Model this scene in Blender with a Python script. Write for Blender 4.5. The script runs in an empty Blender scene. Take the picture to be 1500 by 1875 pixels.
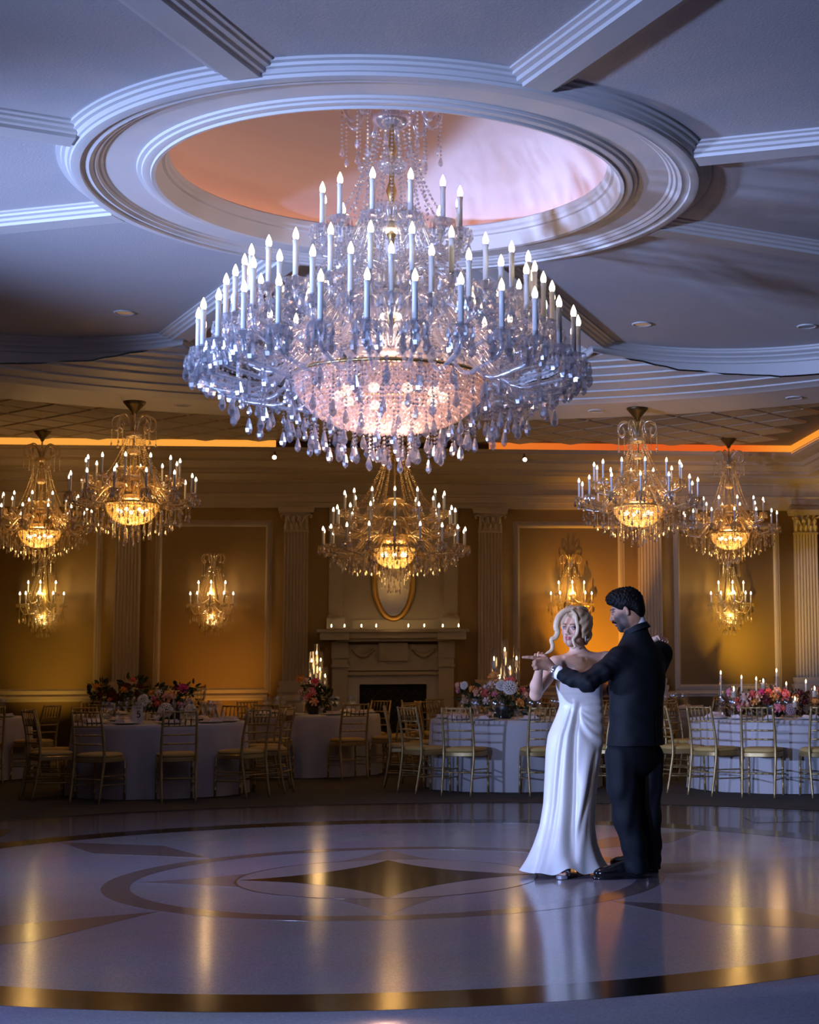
import bpy, math, random
import numpy as np
from mathutils import Vector, Matrix
random.seed(7)
PI = math.pi
sc = bpy.context.scene
col = sc.collection

# ------------------------------------------------------------------ camera
H_CAM = 1.265
cd = bpy.data.cameras.new('camera'); cam = bpy.data.objects.new('camera', cd); col.objects.link(cam)
sc.camera = cam
F_PX, PPX, YAW, PITCH, ROLL = 2841.64, 1035.43, .1132, .1039, -.0065
cd.sensor_fit = 'VERTICAL'; cd.sensor_height = 36.0; cd.sensor_width = 36.0
cd.lens = F_PX * 36.0 / 1875.0
cd.shift_x = (750 - PPX) / 1875.0
cd.clip_end = 200
_f = Vector((math.sin(YAW) * math.cos(PITCH), math.cos(YAW) * math.cos(PITCH), math.sin(PITCH)))
_r = Vector((math.cos(YAW), -math.sin(YAW), 0)); _u = _r.cross(_f)
_r2 = _r * math.cos(ROLL) + _u * math.sin(ROLL); _u2 = -_r * math.sin(ROLL) + _u * math.cos(ROLL)
cam.matrix_world = Matrix(((_r2.x, _u2.x, -_f.x, 0), (_r2.y, _u2.y, -_f.y, 0), (_r2.z, _u2.z, -_f.z, H_CAM), (0, 0, 0, 1)))
cd.dof.use_dof = True; cd.dof.focus_distance = 9.8; cd.dof.aperture_fstop = 7.0

# ------------------------------------------------------------------ world, strobe, exposure
w = bpy.data.worlds.new('world'); sc.world = w; w.use_nodes = True
w.node_tree.nodes['Background'].inputs[0].default_value = (.35, .38, .55, 1)
w.node_tree.nodes['Background'].inputs[1].default_value = .018
sc.view_settings.view_transform = 'Standard'; sc.view_settings.look = 'None'
sc.view_settings.exposure = 0.0; sc.view_settings.gamma = 1.0; sc.view_settings.use_curve_mapping = False
try:
    c = sc.cycles
    c.use_denoising = True; c.max_bounces = 5; c.diffuse_bounces = 3; c.glossy_bounces = 3
    c.transmission_bounces = 4; c.transparent_max_bounces = 16; c.sample_clamp_indirect = 3.0
    c.use_adaptive_sampling = True; c.adaptive_threshold = .06; c.adaptive_min_samples = 16
    c.caustics_reflective = False; c.caustics_refractive = False; c.blur_glossy = .5
except Exception:
    pass

def light(name, kind, loc, energy, color, size=.2, target=None, spot=None, blend=.5):
    ld = bpy.data.lights.new(name, kind); ld.energy = energy; ld.color = color
    if kind in ('POINT', 'SPOT'): ld.shadow_soft_size = size
    if kind == 'AREA': ld.size = size
    if spot: ld.spot_size = math.radians(spot); ld.spot_blend = blend
    o = bpy.data.objects.new(name, ld); col.objects.link(o); o.location = loc
    if target is not None:
        o.rotation_euler = (Vector(target) - Vector(loc)).to_track_quat('-Z', 'Y').to_euler()
    return o

CX, CY = 0.0, 10.0                                    # centre of the dance floor and ceiling medallion
# the photographer's two blue gelled strobes, off to the left of the frame
light('strobe_light', 'SPOT', (-7.7, 7.6, 1.9), 6000, (.36, .50, 1.0), .22, (4.0, 13.6, 3.4), 60, 1.0)
light('strobe_light', 'SPOT', (-6.4, .4, 1.7), 5200, (.36, .50, 1.0), .22, (2.4, 9.4, 2.5), 54, 1.0)
# a snooted flash on the couple, beside the camera at left
light('flash_light', 'SPOT', (-2.6, 3.2, 2.35), 330, (1.0, .80, .66), .10, (1.15, 9.9, 1.12), 17, .6)
# coloured uplighters standing on the floor behind the tables
UPLIGHTS = ((2.55, 21.25, (3.35, 23, 2.35), 620, (1.0, .43, .02)), (4.78, 21.1, (5.85, 23, 2.5), 520, (1.0, .60, .04)), (-2.25, 21.35, (-2.45, 23, 1.35), 75, (1.0, .43, .07)), (-4.55, 21.55, (-4.9, 23, 1.6), 65, (1.0, .58, .10)))
for x, y, tg, e, c_ in UPLIGHTS: light('uplighter_beam', 'SPOT', (x, y, .22), e, c_, .05, tg, 58, 1.0)

# ------------------------------------------------------------------ materials
MATS = {}
def mat(name, color, rough=.5, metal=0., bump=0., bscale=50., noise=0., nscale=8., coat=0., spec=.5, sheen=0.):
    if name in MATS: return MATS[name]
    m = bpy.data.materials.new(name); m.use_nodes = True; nt = m.node_tree; b = nt.nodes['Principled BSDF']
    b.inputs['Base Color'].default_value = (*color, 1); b.inputs['Roughness'].default_value = rough
    b.inputs['Metallic'].default_value = metal; b.inputs['Coat Weight'].default_value = coat
    b.inputs['Specular IOR Level'].default_value = spec
    if sheen: b.inputs['Sheen Weight'].default_value = sheen
    tc = nt.nodes.new('ShaderNodeTexCoord')
    if noise:
        n = nt.nodes.new('ShaderNodeTexNoise'); n.inputs['Scale'].default_value = nscale; n.inputs['Detail'].default_value = 4
        nt.links.new(tc.outputs['Object'], n.inputs['Vector'])
        mx = nt.nodes.new('ShaderNodeMix'); mx.data_type = 'RGBA'
        mx.inputs[6].default_value = (*[c * (1 - noise) for c in color], 1); mx.inputs[7].default_value = (*[min(1, c * (1 + noise)) for c in color], 1)
        nt.links.new(n.outputs['Fac'], mx.inputs[0]); nt.links.new(mx.outputs[2], b.inputs['Base Color'])
    if bump:
        n2 = nt.nodes.new('ShaderNodeTexNoise'); n2.inputs['Scale'].default_value = bscale; n2.inputs['Detail'].default_value = 3
        nt.links.new(tc.outputs['Object'], n2.inputs['Vector'])
        bp = nt.nodes.new('ShaderNodeBump'); bp.inputs['Strength'].default_value = bump; bp.inputs['Distance'].default_value = .01
        nt.links.new(n2.outputs['Fac'], bp.inputs['Height']); nt.links.new(bp.outputs[0], b.inputs['Normal'])
    MATS[name] = m; return m

def emat(name, color, strength, sample=False):
    m = bpy.data.materials.new(name); m.use_nodes = True; nt = m.node_tree
    nt.nodes.remove(nt.nodes['Principled BSDF'])
    e = nt.nodes.new('ShaderNodeEmission'); e.inputs[0].default_value = (*color, 1); e.inputs[1].default_value = strength
    nt.links.new(e.outputs[0], nt.nodes['Material Output'].inputs[0])
    if not sample:
        try: m.cycles.emission_sampling = 'NONE'
        except Exception: pass
    MATS[name] = m; return m

def crystal_mat(name, tint, transp=.38, gl=.5):
    """cut crystal: clear, with bright facets and some scattered light inside"""
    m = bpy.data.materials.new(name); m.use_nodes = True; nt = m.node_tree
    nt.nodes.remove(nt.nodes['Principled BSDF'])
    tr = nt.nodes.new('ShaderNodeBsdfTransparent'); tr.inputs[0].default_value = (.95, .96, 1, 1)
    g = nt.nodes.new('ShaderNodeBsdfGlossy'); g.inputs[0].default_value = (1, 1, 1, 1); g.inputs['Roughness'].default_value = .18
    d = nt.nodes.new('ShaderNodeBsdfTranslucent'); d.inputs[0].default_value = (*tint, 1)
    d2 = nt.nodes.new('ShaderNodeBsdfDiffuse'); d2.inputs[0].default_value = (*tint, 1)
    m0 = nt.nodes.new('ShaderNodeMixShader'); m0.inputs[0].default_value = .45
    nt.links.new(d.outputs[0], m0.inputs[1]); nt.links.new(d2.outputs[0], m0.inputs[2])
    m1 = nt.nodes.new('ShaderNodeMixShader'); m1.inputs[0].default_value = gl
    nt.links.new(m0.outputs[0], m1.inputs[1]); nt.links.new(g.outputs[0], m1.inputs[2])
    m2 = nt.nodes.new('ShaderNodeMixShader'); m2.inputs[0].default_value = transp
    nt.links.new(m1.outputs[0], m2.inputs[1]); nt.links.new(tr.outputs[0], m2.inputs[2])
    nt.links.new(m2.outputs[0], nt.nodes['Material Output'].inputs[0])
    MATS[name] = m; return m

def glass_mat(name, transp=.82):
    m = bpy.data.materials.new(name); m.use_nodes = True; nt = m.node_tree
    nt.nodes.remove(nt.nodes['Principled BSDF'])
    tr = nt.nodes.new('ShaderNodeBsdfTransparent')
    g = nt.nodes.new('ShaderNodeBsdfGlossy'); g.inputs['Roughness'].default_value = .08
    mx = nt.nodes.new('ShaderNodeMixShader'); mx.inputs[0].default_value = transp
    nt.links.new(g.outputs[0], mx.inputs[1]); nt.links.new(tr.outputs[0], mx.inputs[2])
    nt.links.new(mx.outputs[0], nt.nodes['Material Output'].inputs[0])
    MATS[name] = m; return m

PLASTER = mat('white_plaster', (.66, .63, .60), .55, bump=.08, bscale=30, noise=.03, nscale=2)
PANEL = mat('ceiling_paint', (.56, .54, .54), .7, bump=.15, bscale=60, noise=.04, nscale=3)
DOME = mat('dome_paint', (.62, .56, .53), .6, bump=.1, bscale=40)
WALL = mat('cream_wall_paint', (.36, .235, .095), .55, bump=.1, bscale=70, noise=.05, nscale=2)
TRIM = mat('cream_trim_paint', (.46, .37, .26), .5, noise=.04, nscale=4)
TRAY = mat('tray_tile_stone', (.50, .42, .32), .7, bump=.3, bscale=20, noise=.15, nscale=5)
BRASS = mat('aged_brass', (.55, .38, .14), .32, 1.0)
DKBRONZE = mat('dark_bronze', (.16, .11, .05), .4, 1.0)
def cut_mat(name, tint, body=.25):
    """large cut drops: refracting glass with a little scattered light"""
    m = bpy.data.materials.new(name); m.use_nodes = True; nt = m.node_tree
    nt.nodes.remove(nt.nodes['Principled BSDF'])
    g = nt.nodes.new('ShaderNodeBsdfTransparent'); g.inputs[0].default_value = (.93, .95, 1, 1)
    gl = nt.nodes.new('ShaderNodeBsdfGlossy'); gl.inputs['Roughness'].default_value = .14
    d = nt.nodes.new('ShaderNodeBsdfTranslucent'); d.inputs[0].default_value = (*tint, 1)
    m0 = nt.nodes.new('ShaderNodeMixShader'); m0.inputs[0].default_value = .80; nt.links.new(d.outputs[0], m0.inputs[1]); nt.links.new(gl.outputs[0], m0.inputs[2])
    m1 = nt.nodes.new('ShaderNodeMixShader'); m1.inputs[0].default_value = body; nt.links.new(g.outputs[0], m1.inputs[1]); nt.links.new(m0.outputs[0], m1.inputs[2])
    nt.links.new(m1.outputs[0], nt.nodes['Material Output'].inputs[0]); MATS[name] = m; return m
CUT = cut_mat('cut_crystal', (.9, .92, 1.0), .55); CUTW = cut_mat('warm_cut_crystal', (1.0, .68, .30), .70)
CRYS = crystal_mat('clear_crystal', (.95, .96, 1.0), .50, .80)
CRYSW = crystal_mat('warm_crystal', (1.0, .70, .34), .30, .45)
GLASSARM = crystal_mat('glass_arm', (.88, .90, .95), .55, .6)
GLASS = glass_mat('clear_glass')
BULB = emat('bulb_glow', (1.0, .80, .55), 7.0)
SLEEVE = mat('white_candle_sleeve', (.80, .79, .78), .4)
# ------------------------------------------------------------------ mesh helpers
class MB:
    """collects faces for one mesh"""
    def __init__(s): s.v = []; s.f = []
    def add(s, v, f):
        o = len(s.v); s.v += [tuple(p) for p in v]; s.f += [tuple(i + o for i in q) for q in f]; return s
    def box(s, c, d, rz=0):
        x, y, z = [k / 2 for k in d]; C, S = math.cos(rz), math.sin(rz)
        v = [(sx * x, sy * y, sz * z) for sz in (-1, 1) for sy in (-1, 1) for sx in (-1, 1)]
        v = [(c[0] + a * C - b * S, c[1] + a * S + b * C, c[2] + q) for a, b, q in v]
        return s.add(v, [(0, 2, 3, 1), (4, 5, 7, 6), (0, 1, 5, 4), (2, 6, 7, 3), (0, 4, 6, 2), (1, 3, 7, 5)])
    def lathe(s, prof, n=12, c=(0, 0, 0), a0=0., a1=2 * PI, flute=None):
        full = abs(a1 - a0 - 2 * PI) < 1e-6; m = n if full else n + 1; v = []
        for r, z in prof:
            for i in range(m):
                a = a0 + (a1 - a0) * i / n
                v.append((c[0] + r * math.cos(a), c[1] + r * math.sin(a), c[2] + z))
        f = []
        for k in range(len(prof) - 1):
            for i in range(n):
                j = (i + 1) % m; f.append((k * m + i, k * m + j, (k + 1) * m + j, (k + 1) * m + i))
        return s.add(v, f)
    def tube(s, pts, rad, n=6, cap=True):
        P = [Vector(p) for p in pts]; R = rad if isinstance(rad, (list, tuple)) else [rad] * len(P)
        v = []; f = []; ref = Vector((0, 0, 1))
        t0 = (P[1] - P[0]).normalized()
        if abs(t0.dot(ref)) > .9: ref = Vector((1, 0, 0))
        nrm = (ref - t0 * ref.dot(t0)).normalized()
        for i, p in enumerate(P):
            t = (P[min(i + 1, len(P) - 1)] - P[max(i - 1, 0)]).normalized()
            nrm = (nrm - t * nrm.dot(t)).normalized(); b = t.cross(nrm)
            for k in range(n):
                a = 2 * PI * k / n; q = p + (nrm * math.cos(a) + b * math.sin(a)) * R[i]; v.append(tuple(q))
        for i in range(len(P) - 1):
            for k in range(n):
                j = (k + 1) % n; f.append((i * n + k, i * n + j, (i + 1) * n + j, (i + 1) * n + k))
        if cap:
            f.append(tuple(range(n - 1, -1, -1))); f.append(tuple((len(P) - 1) * n + k for k in range(n)))
        return s.add(v, f)
    def sphere(s, c, r, n=10, m=6):
        r = r if isinstance(r, (tuple, list)) else (r, r, r); v = [(c[0], c[1], c[2] + r[2])]
        for k in range(1, m):
            t = PI * k / m
            for i in range(n):
                a = 2 * PI * i / n; v.append((c[0] + r[0] * math.sin(t) * math.cos(a), c[1] + r[1] * math.sin(t) * math.sin(a), c[2] + r[2] * math.cos(t)))
        v.append((c[0], c[1], c[2] - r[2])); f = []
        for i in range(n): f.append((0, 1 + i, 1 + (i + 1) % n))
        for k in range(m - 2):
            for i in range(n):
                j = (i + 1) % n; a = 1 + k * n; b = a + n; f.append((a + i, b + i, b + j, a + j))
        L = len(v) - 1; a = 1 + (m - 2) * n
        for i in range(n): f.append((a + i, L, a + (i + 1) % n))
        return s.add(v, f)
    def prism(s, poly, z0, z1):
        n = len(poly); v = [(x, y, z0) for x, y in poly] + [(x, y, z1) for x, y in poly]
        f = [tuple(range(n - 1, -1, -1)), tuple(range(n, 2 * n))] + [(i, (i + 1) % n, n + (i + 1) % n, n + i) for i in range(n)]
        return s.add(v, f)
    def mesh(s, name, smooth=True):
        me = bpy.data.meshes.new(name); me.from_pydata(s.v, [], s.f); me.update()
        if smooth: me.polygons.foreach_set('use_smooth', [True] * len(me.polygons)); 
        return me

def autosmooth(me, ang=35):
    """smooth faces, sharp edges where the angle is large"""
    me.polygons.foreach_set('use_smooth', [True] * len(me.polygons))
    try: me.set_sharp_from_angle(angle=math.radians(ang))
    except Exception: pass
    return me

def tri_mesh(name, V, T, smooth=False):
    """fast mesh from numpy arrays of triangles"""
    V = np.asarray(V, np.float32); T = np.asarray(T, np.int32)
    me = bpy.data.meshes.new(name); me.vertices.add(len(V)); me.vertices.foreach_set('co', V.ravel())
    me.loops.add(T.size); me.loops.foreach_set('vertex_index', T.ravel())
    me.polygons.add(len(T)); me.polygons.foreach_set('loop_start', np.arange(0, T.size, T.shape[1], dtype=np.int32))
    me.polygons.foreach_set('loop_total', np.full(len(T), T.shape[1], np.int32))
    me.polygons.foreach_set('use_smooth', np.full(len(T), smooth, bool))
    me.update(calc_edges=True); me.validate(); return me

OCT_V = np.array([(1, 0, 0), (0, 1, 0), (-1, 0, 0), (0, -1, 0), (0, 0, 1), (0, 0, -1)], float)
OCT_F = np.array([(0, 1, 4), (1, 2, 4), (2, 3, 4), (3, 0, 4), (1, 0, 5), (2, 1, 5), (3, 2, 5), (0, 3, 5)])
def scatter(name, pos, scl, base=(OCT_V, OCT_F), spin=True):
    """many small beads as one mesh"""
    pos = np.asarray(pos, float); n = len(pos); scl = np.asarray(scl, float)
    if scl.ndim == 1: scl = np.repeat(scl[:, None], 3, 1)
    a = np.random.RandomState(n).rand(n) * 6.28 if spin else np.zeros(n)
    bv = base[0][None] * scl[:, None]; C, S = np.cos(a)[:, None], np.sin(a)[:, None]
    x = bv[..., 0] * C - bv[..., 1] * S; y = bv[..., 0] * S + bv[..., 1] * C
    V = np.stack([x, y, bv[..., 2]], -1) + pos[:, None]
    T = base[1][None] + (np.arange(n) * len(base[0]))[:, None, None]
    return tri_mesh(name, V.reshape(-1, 3), T.reshape(-1, 3))

CH = {}                                               # children of each object, for copying
def obj(name, me, m=None, parent=None, loc=(0, 0, 0), rz=0., rot=None, scale=None):
    if isinstance(me, MB): me = me.mesh(name)
    if m is not None and not me.materials: me.materials.append(m)
    o = bpy.data.objects.new(name, me); col.objects.link(o); o.location = loc
    o.rotation_euler = rot if rot is not None else (0, 0, rz)
    if scale: o.scale = (scale,) * 3 if isinstance(scale, (int, float)) else scale
    if parent is not None: o.parent = parent; CH.setdefault(parent.name, []).append(o)
    return o
def tag(o, label=None, cat=None, group=None, kind=None):
    if label: o['label'] = label
    if cat: o['category'] = cat
    if group: o['group'] = group
    if kind: o['kind'] = kind
    return o
def thing(name, label, cat, loc=(0, 0, 0), rz=0., group=None):
    o = bpy.data.objects.new(name, None); col.objects.link(o); o.location = loc; o.rotation_euler = (0, 0, rz)
    o.empty_display_size = .1
    return tag(o, label, cat, group)
def struct(name, me, m, parent=None, smooth=35, **k):
    if isinstance(me, MB): me = me.mesh(name)
    if smooth: autosmooth(me, smooth)
    o = obj(name, me, m, parent, **k)
    if parent is None: o['kind'] = 'structure'
    return o
def copy_tree(o, parent=None, loc=None, rz=None):
    c = o.copy(); col.objects.link(c)
    if parent is not None: c.parent = parent; CH.setdefault(parent.name, []).append(c)
    if loc is not None: c.location = loc
    if rz is not None: c.rotation_euler = (0, 0, rz)
    for ch in CH.get(o.name, []): copy_tree(ch, c)
    return c
def bez(P, n):
    """smooth curve through control points"""
    P = [np.array(p, float) for p in P]; out = []
    Q = [2 * P[0] - P[1]] + P + [2 * P[-1] - P[-2]]
    for i in range(1, len(Q) - 2):
        for k in range(n):
            t = k / n; a, b, c, d = Q[i - 1:i + 3]
            out.append(.5 * ((2 * b) + (c - a) * t + (2 * a - 5 * b + 4 * c - d) * t * t + (3 * b - a - 3 * c + d) * t ** 3))
    out.append(P[-1]); return [tuple(p) for p in out]

# ================================================================== THE ROOM
WY = 23.0                                             # back wall
AX = .06                                              # axis of the fireplace wall
# ---- floor: terrazzo disc with stone inlays, carpet around it
def terrazzo():
    m = bpy.data.materials.new('polished_terrazzo'); m.use_nodes = True; nt = m.node_tree; b = nt.nodes['Principled BSDF']
    tc = nt.nodes.new('ShaderNodeTexCoord')
    v = nt.nodes.new('ShaderNodeTexVoronoi'); v.inputs['Scale'].default_value = 140; nt.links.new(tc.outputs['Object'], v.inputs['Vector'])
    r = nt.nodes.new('ShaderNodeValToRGB'); r.color_ramp.elements[0].color = (.32, .305, .355, 1); r.color_ramp.elements[1].color = (.46, .445, .51, 1)
    nt.links.new(v.outputs['Color'], r.inputs[0])
    n = nt.nodes.new('ShaderNodeTexNoise'); n.inputs['Scale'].default_value = 1.2; nt.links.new(tc.outputs['Object'], n.inputs['Vector'])
    mx = nt.nodes.new('ShaderNodeMix'); mx.data_type = 'RGBA'; mx.blend_type = 'MULTIPLY'; mx.inputs[0].default_value = .35
    nt.links.new(r.outputs[0], mx.inputs[6]); nt.links.new(n.outputs['Color'], mx.inputs[7]); nt.links.new(mx.outputs[2], b.inputs['Base Color'])
    n2 = nt.nodes.new('ShaderNodeTexNoise'); n2.inputs['Scale'].default_value = 3; nt.links.new(tc.outputs['Object'], n2.inputs['Vector'])
    mr = nt.nodes.new('ShaderNodeMapRange'); mr.inputs[3].default_value = .12; mr.inputs[4].default_value = .18
    nt.links.new(n2.outputs['Fac'], mr.inputs[0]); nt.links.new(mr.outputs[0], b.inputs['Roughness'])
    b.inputs['Specular IOR Level'].default_value = .16
    return m
TERR = terrazzo()
DARKSTONE = mat('dark_marble', (.014, .010, .007), .14, noise=.5, nscale=30, spec=.35)
ROSE = mat('rose_terrazzo', (.17, .135, .14), .16, noise=.25, nscale=90)
MAUVE = mat('mauve_terrazzo', (.22, .19, .205), .16, noise=.2, nscale=90)
PALE = mat('pale_terrazzo', (.34, .31, .33), .16, noise=.2, nscale=90)
LINE = mat('inlay_line', (.07, .05, .05), .2)
CARPET = mat('dark_carpet', (.055, .043, .028), .95, bump=.6, bscale=120, noise=.5, nscale=5)
R_FLOOR = 5.645
floor = struct('floor', MB().lathe([(0, 0), (3.6, 0), (R_FLOOR, 0), (R_FLOOR, -.05)], 128), TERR, smooth=0, loc=(CX, CY, 0))
def ring(name, r0, r1, z, m, n=160):
    return obj(name, MB().lathe([(r0, -.004), (r0, z), (r1, z), (r1, -.004)], n).mesh(name, False), m, floor)
ring('inlay_ring', 3.586, 3.907, .0012, DARKSTONE)
ring('inlay_ring', 1.565, 1.731, .0012, ROSE)
ring('border_line', 5.56, R_FLOOR, .0012, DARKSTONE)
def star(R, inner, n=16):
    """four pointed star with concave sides"""
    P = []
    for q in range(4):
        a0 = q * PI / 2; p0 = Vector((R * math.cos(a0), R * math.sin(a0))); p1 = Vector((R * math.cos(a0 + PI / 2), R * math.sin(a0 + PI / 2)))
        c = Vector((inner * math.cos(a0 + PI / 4), inner * math.sin(a0 + PI / 4)))
        for i in range(n):
            t = i / n; p = p0 * (1 - t) ** 2 + c * (2 * t * (1 - t)) + p1 * t * t; P.append((p.x, p.y))
    return P
obj('inlay_star', MB().prism(star(1.56, .55), -.004, .0010).mesh('inlay_star', False), MAUVE, floor)
obj('inlay_disc', MB().lathe([(0, .0014), (.935, .0014), (.935, -.004)], 96).mesh('inlay_disc', False), PALE, floor)
obj('inlay_line', MB().lathe([(.93, -.004), (.93, .0018), (.945, .0018), (.945, -.004)], 96).mesh('inlay_line', False), LINE, floor)
obj('inlay_star', MB().prism(star(.915, .36), -.004, .0022).mesh('inlay_star', False), DARKSTONE, floor)
def kite(r0, rm, r1, da):
    return [(r0, 0), (rm * math.cos(da), -rm * math.sin(da)), (r1, 0), (rm * math.cos(da), rm * math.sin(da))]
k1 = MB().prism(kite(1.74, 2.70, 3.55, math.radians(6.5)), -.004, .0011).mesh('inlay_kite', False)
k2 = MB().prism(kite(4.36, 4.76, 5.14, math.radians(4.2)), -.004, .0011).mesh('inlay_kite', False)
for q in range(4):
    obj('inlay_kite', k1, ROSE, floor, rz=PI / 4 + q * PI / 2)
    obj('inlay_kite', k2, DARKSTONE, floor, rz=PI / 4 + q * PI / 2)
# carpet: ring from the dance floor out to the walls
def rect_r(a, x0, x1, y0, y1):
    c, s = math.cos(a), math.sin(a); t = 1e9
    if c > 1e-9: t = min(t, x1 / c)
    if c < -1e-9: t = min(t, x0 / c)
    if s > 1e-9: t = min(t, y1 / s)
    if s < -1e-9: t = min(t, y0 / s)
    return t
XW, YF = 9.5, -5.0
def angles(n, *rects):
    A = [2 * PI * i / n for i in range(n)]
    for x0, x1, y0, y1 in rects: A += [math.atan2(y, x) % (2 * PI) for x in (x0, x1) for y in (y0, y1)]
    return sorted(set(round(a, 6) for a in A))
def annulus(r0, rect, z, n=128):
    A = angles(n, rect); v = []; f = []
    for a in A:
        R = rect_r(a, *rect); v += [(r0 * math.cos(a), r0 * math.sin(a), z), (R * math.cos(a), R * math.sin(a), z)]
    m = len(A)
    for i in range(m):
        j = (i + 1) % m; f.append((2 * i, 2 * i + 1, 2 * j + 1, 2 * j))
    return MB().add(v, f)
struct('carpet', annulus(R_FLOOR, (-XW, XW, YF - CY, WY - CY), .004), CARPET, smooth=0, loc=(CX, CY, 0))

# ---- ceiling
Z_PAN, Z_MED, Z_SPAN, Z_SOF, Z_TRAY = 4.50, 4.416, 4.42, 4.20, 4.58
R_B, R_SOF = 6.87, 7.9
def lobe(a):
    d = (a % (PI / 4)); d = d if d < PI / 8 else d - PI / 4
    return 4.452 * math.cos(d) + math.sqrt(1.898 ** 2 - (4.452 * math.sin(d)) ** 2)
BPROF = [(4.6, 4.42), (5.35, 4.42), (5.35, 4.395), (5.42, 4.39), (5.52, 4.375), (5.52, 4.36), (5.72, 4.355), (5.72, 4.335), (5.80, 4.33), (5.92, 4.31),
         (5.92, 4.295), (6.15, 4.29), (6.15, 4.27), (6.24, 4.265), (6.40, 4.24), (6.40, 4.225), (6.70, 4.22), (6.70, 4.205), (6.80, 4.20), (6.87, 4.18),
         (6.87, 4.20), (7.9, 4.20), (7.9, 4.60)]
APROF = [(0, 0), (0, -.02), (.03, -.02), (.035, -.04), (.06, -.052), (.09, -.058), (.09, -.075), (.12, -.08), (.15, -.10), (.155, -.12), (.185, -.125), (.20, -.115)]
def bz(r):
    for (r0, z0), (r1, z1) in zip(BPROF, BPROF[1:]):
        if r0 <= r <= r1 and r1 > r0: return z0 + (z1 - z0) * (r - r0) / (r1 - r0)
    return 4.2
NA = 384
def polar(rows):
    v = []; f = []; m = NA
    for row in rows:
        for i in range(m):
            a = 2 * PI * i / m; r, z = row(a); v.append((r * math.cos(a), r * math.sin(a), z))
    for k in range(len(rows) - 1):
        for i in range(m):
            j = (i + 1) % m; f.append((k * m + i, (k + 1) * m + i, (k + 1) * m + j, k * m + j))
    return MB().add(v, f)
struct('ceiling', polar([lambda a: (1.9, Z_PAN), lambda a: (lobe(a) * .6, Z_PAN), lambda a: (lobe(a), Z_PAN)]), PANEL, smooth=0, loc=(CX, CY, 0))
struct('trim_1', polar([(lambda a, d=d, z=z: (lobe(a) + d, Z_PAN + z)) for d, z in APROF] + [lambda a: (lobe(a) + .21, bz(lobe(a) + .21) + .02)]), PLASTER, loc=(CX, CY, 0))
struct('trim_2', polar([(lambda a, r=r, z=z: ((r, z) if r > lobe(a) + .19 else (lobe(a) + .19, bz(lobe(a) + .19)))) for r, z in BPROF]), PLASTER, smooth=25, loc=(CX, CY, 0))
# medallion: stepped plaster ring around the dome
MED = [(2.10, 4.52), (2.10, 4.485), (2.075, 4.48), (2.07, 4.465), (2.05, 4.46), (2.035, 4.44), (2.02, 4.437), (2.015, 4.42), (1.997, 4.416), (1.96, 4.416),
       (1.955, 4.43), (1.93, 4.432), (1.905, 4.425), (1.88, 4.44), (1.865, 4.44), (1.85, 4.455), (1.835, 4.455), (1.82, 4.465), (1.62, 4.465), (1.615, 4.45), (1.59, 4.447), (1.585, 4.435),
       (1.56, 4.43), (1.535, 4.435), (1.53, 4.42), (1.505, 4.425), (1.49, 4.45), (1.485, 4.48), (1.47, 4.50), (1.465, 4.52), (1.445, 4.525), (1.44, 4.545), (1.425, 4.56), (1.42, 4.59), (1.44, 4.605), (1.52, 4.605)]
struct('trim_3', MB().lathe(MED, 160), PLASTER, smooth=28, loc=(CX, CY, 0))
dome_prof = [(1.72, 4.58), (1.72, 4.66)] + [(1.72 * math.cos(t), 4.66 + .80 * math.sin(t)) for t in [PI / 2 * i / 16 for i in range(1, 16)]] + [(.001, 5.46)]
struct('ceiling_dome', MB().lathe([(1.5, 4.58)] + dome_prof, 96), DOME, smooth=40, loc=(CX, CY, 0))
COVE_D = emat('dome_cove_led', (1.0, .36, .16), 3.4, True)
dl = obj('dome_cove_light', MB().lathe([(1.60, 4.612), (1.66, 4.612), (1.66, 4.632), (1.60, 4.632), (1.60, 4.612)], 96), COVE_D, loc=(CX, CY, 0))
tag(dl, 'orange LED cove strip hidden behind the round dome rim', 'cove light')
# eight beams from the medallion to the lobe corners
def beam(r0, r1):
    P = [(-.19, .02), (-.19, -.012), (-.165, -.017), (-.16, -.03), (-.13, -.036), (-.12, -.052), (-.09, -.056), (-.085, -.075), (.085, -.075), (.09, -.056), (.12, -.052), (.13, -.036), (.16, -.03), (.165, -.017), (.19, -.012), (.19, .02)]
    v = [(r, y, Z_PAN + z) for r in (r0, r1) for y, z in P]; n = len(P)
    return MB().add(v, [(i, i + 1, n + i + 1, n + i) for i in range(n - 1)] + [tuple(range(n)), tuple(range(2 * n - 1, n - 1, -1))])
bm = beam(2.04, 5.25).mesh('beam', False)
for k in range(8):
    o = obj('trim_%d' % (4 + k), bm, PLASTER, loc=(CX, CY, 0), rz=PI / 8 + k * PI / 4); o['kind'] = 'structure'
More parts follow.
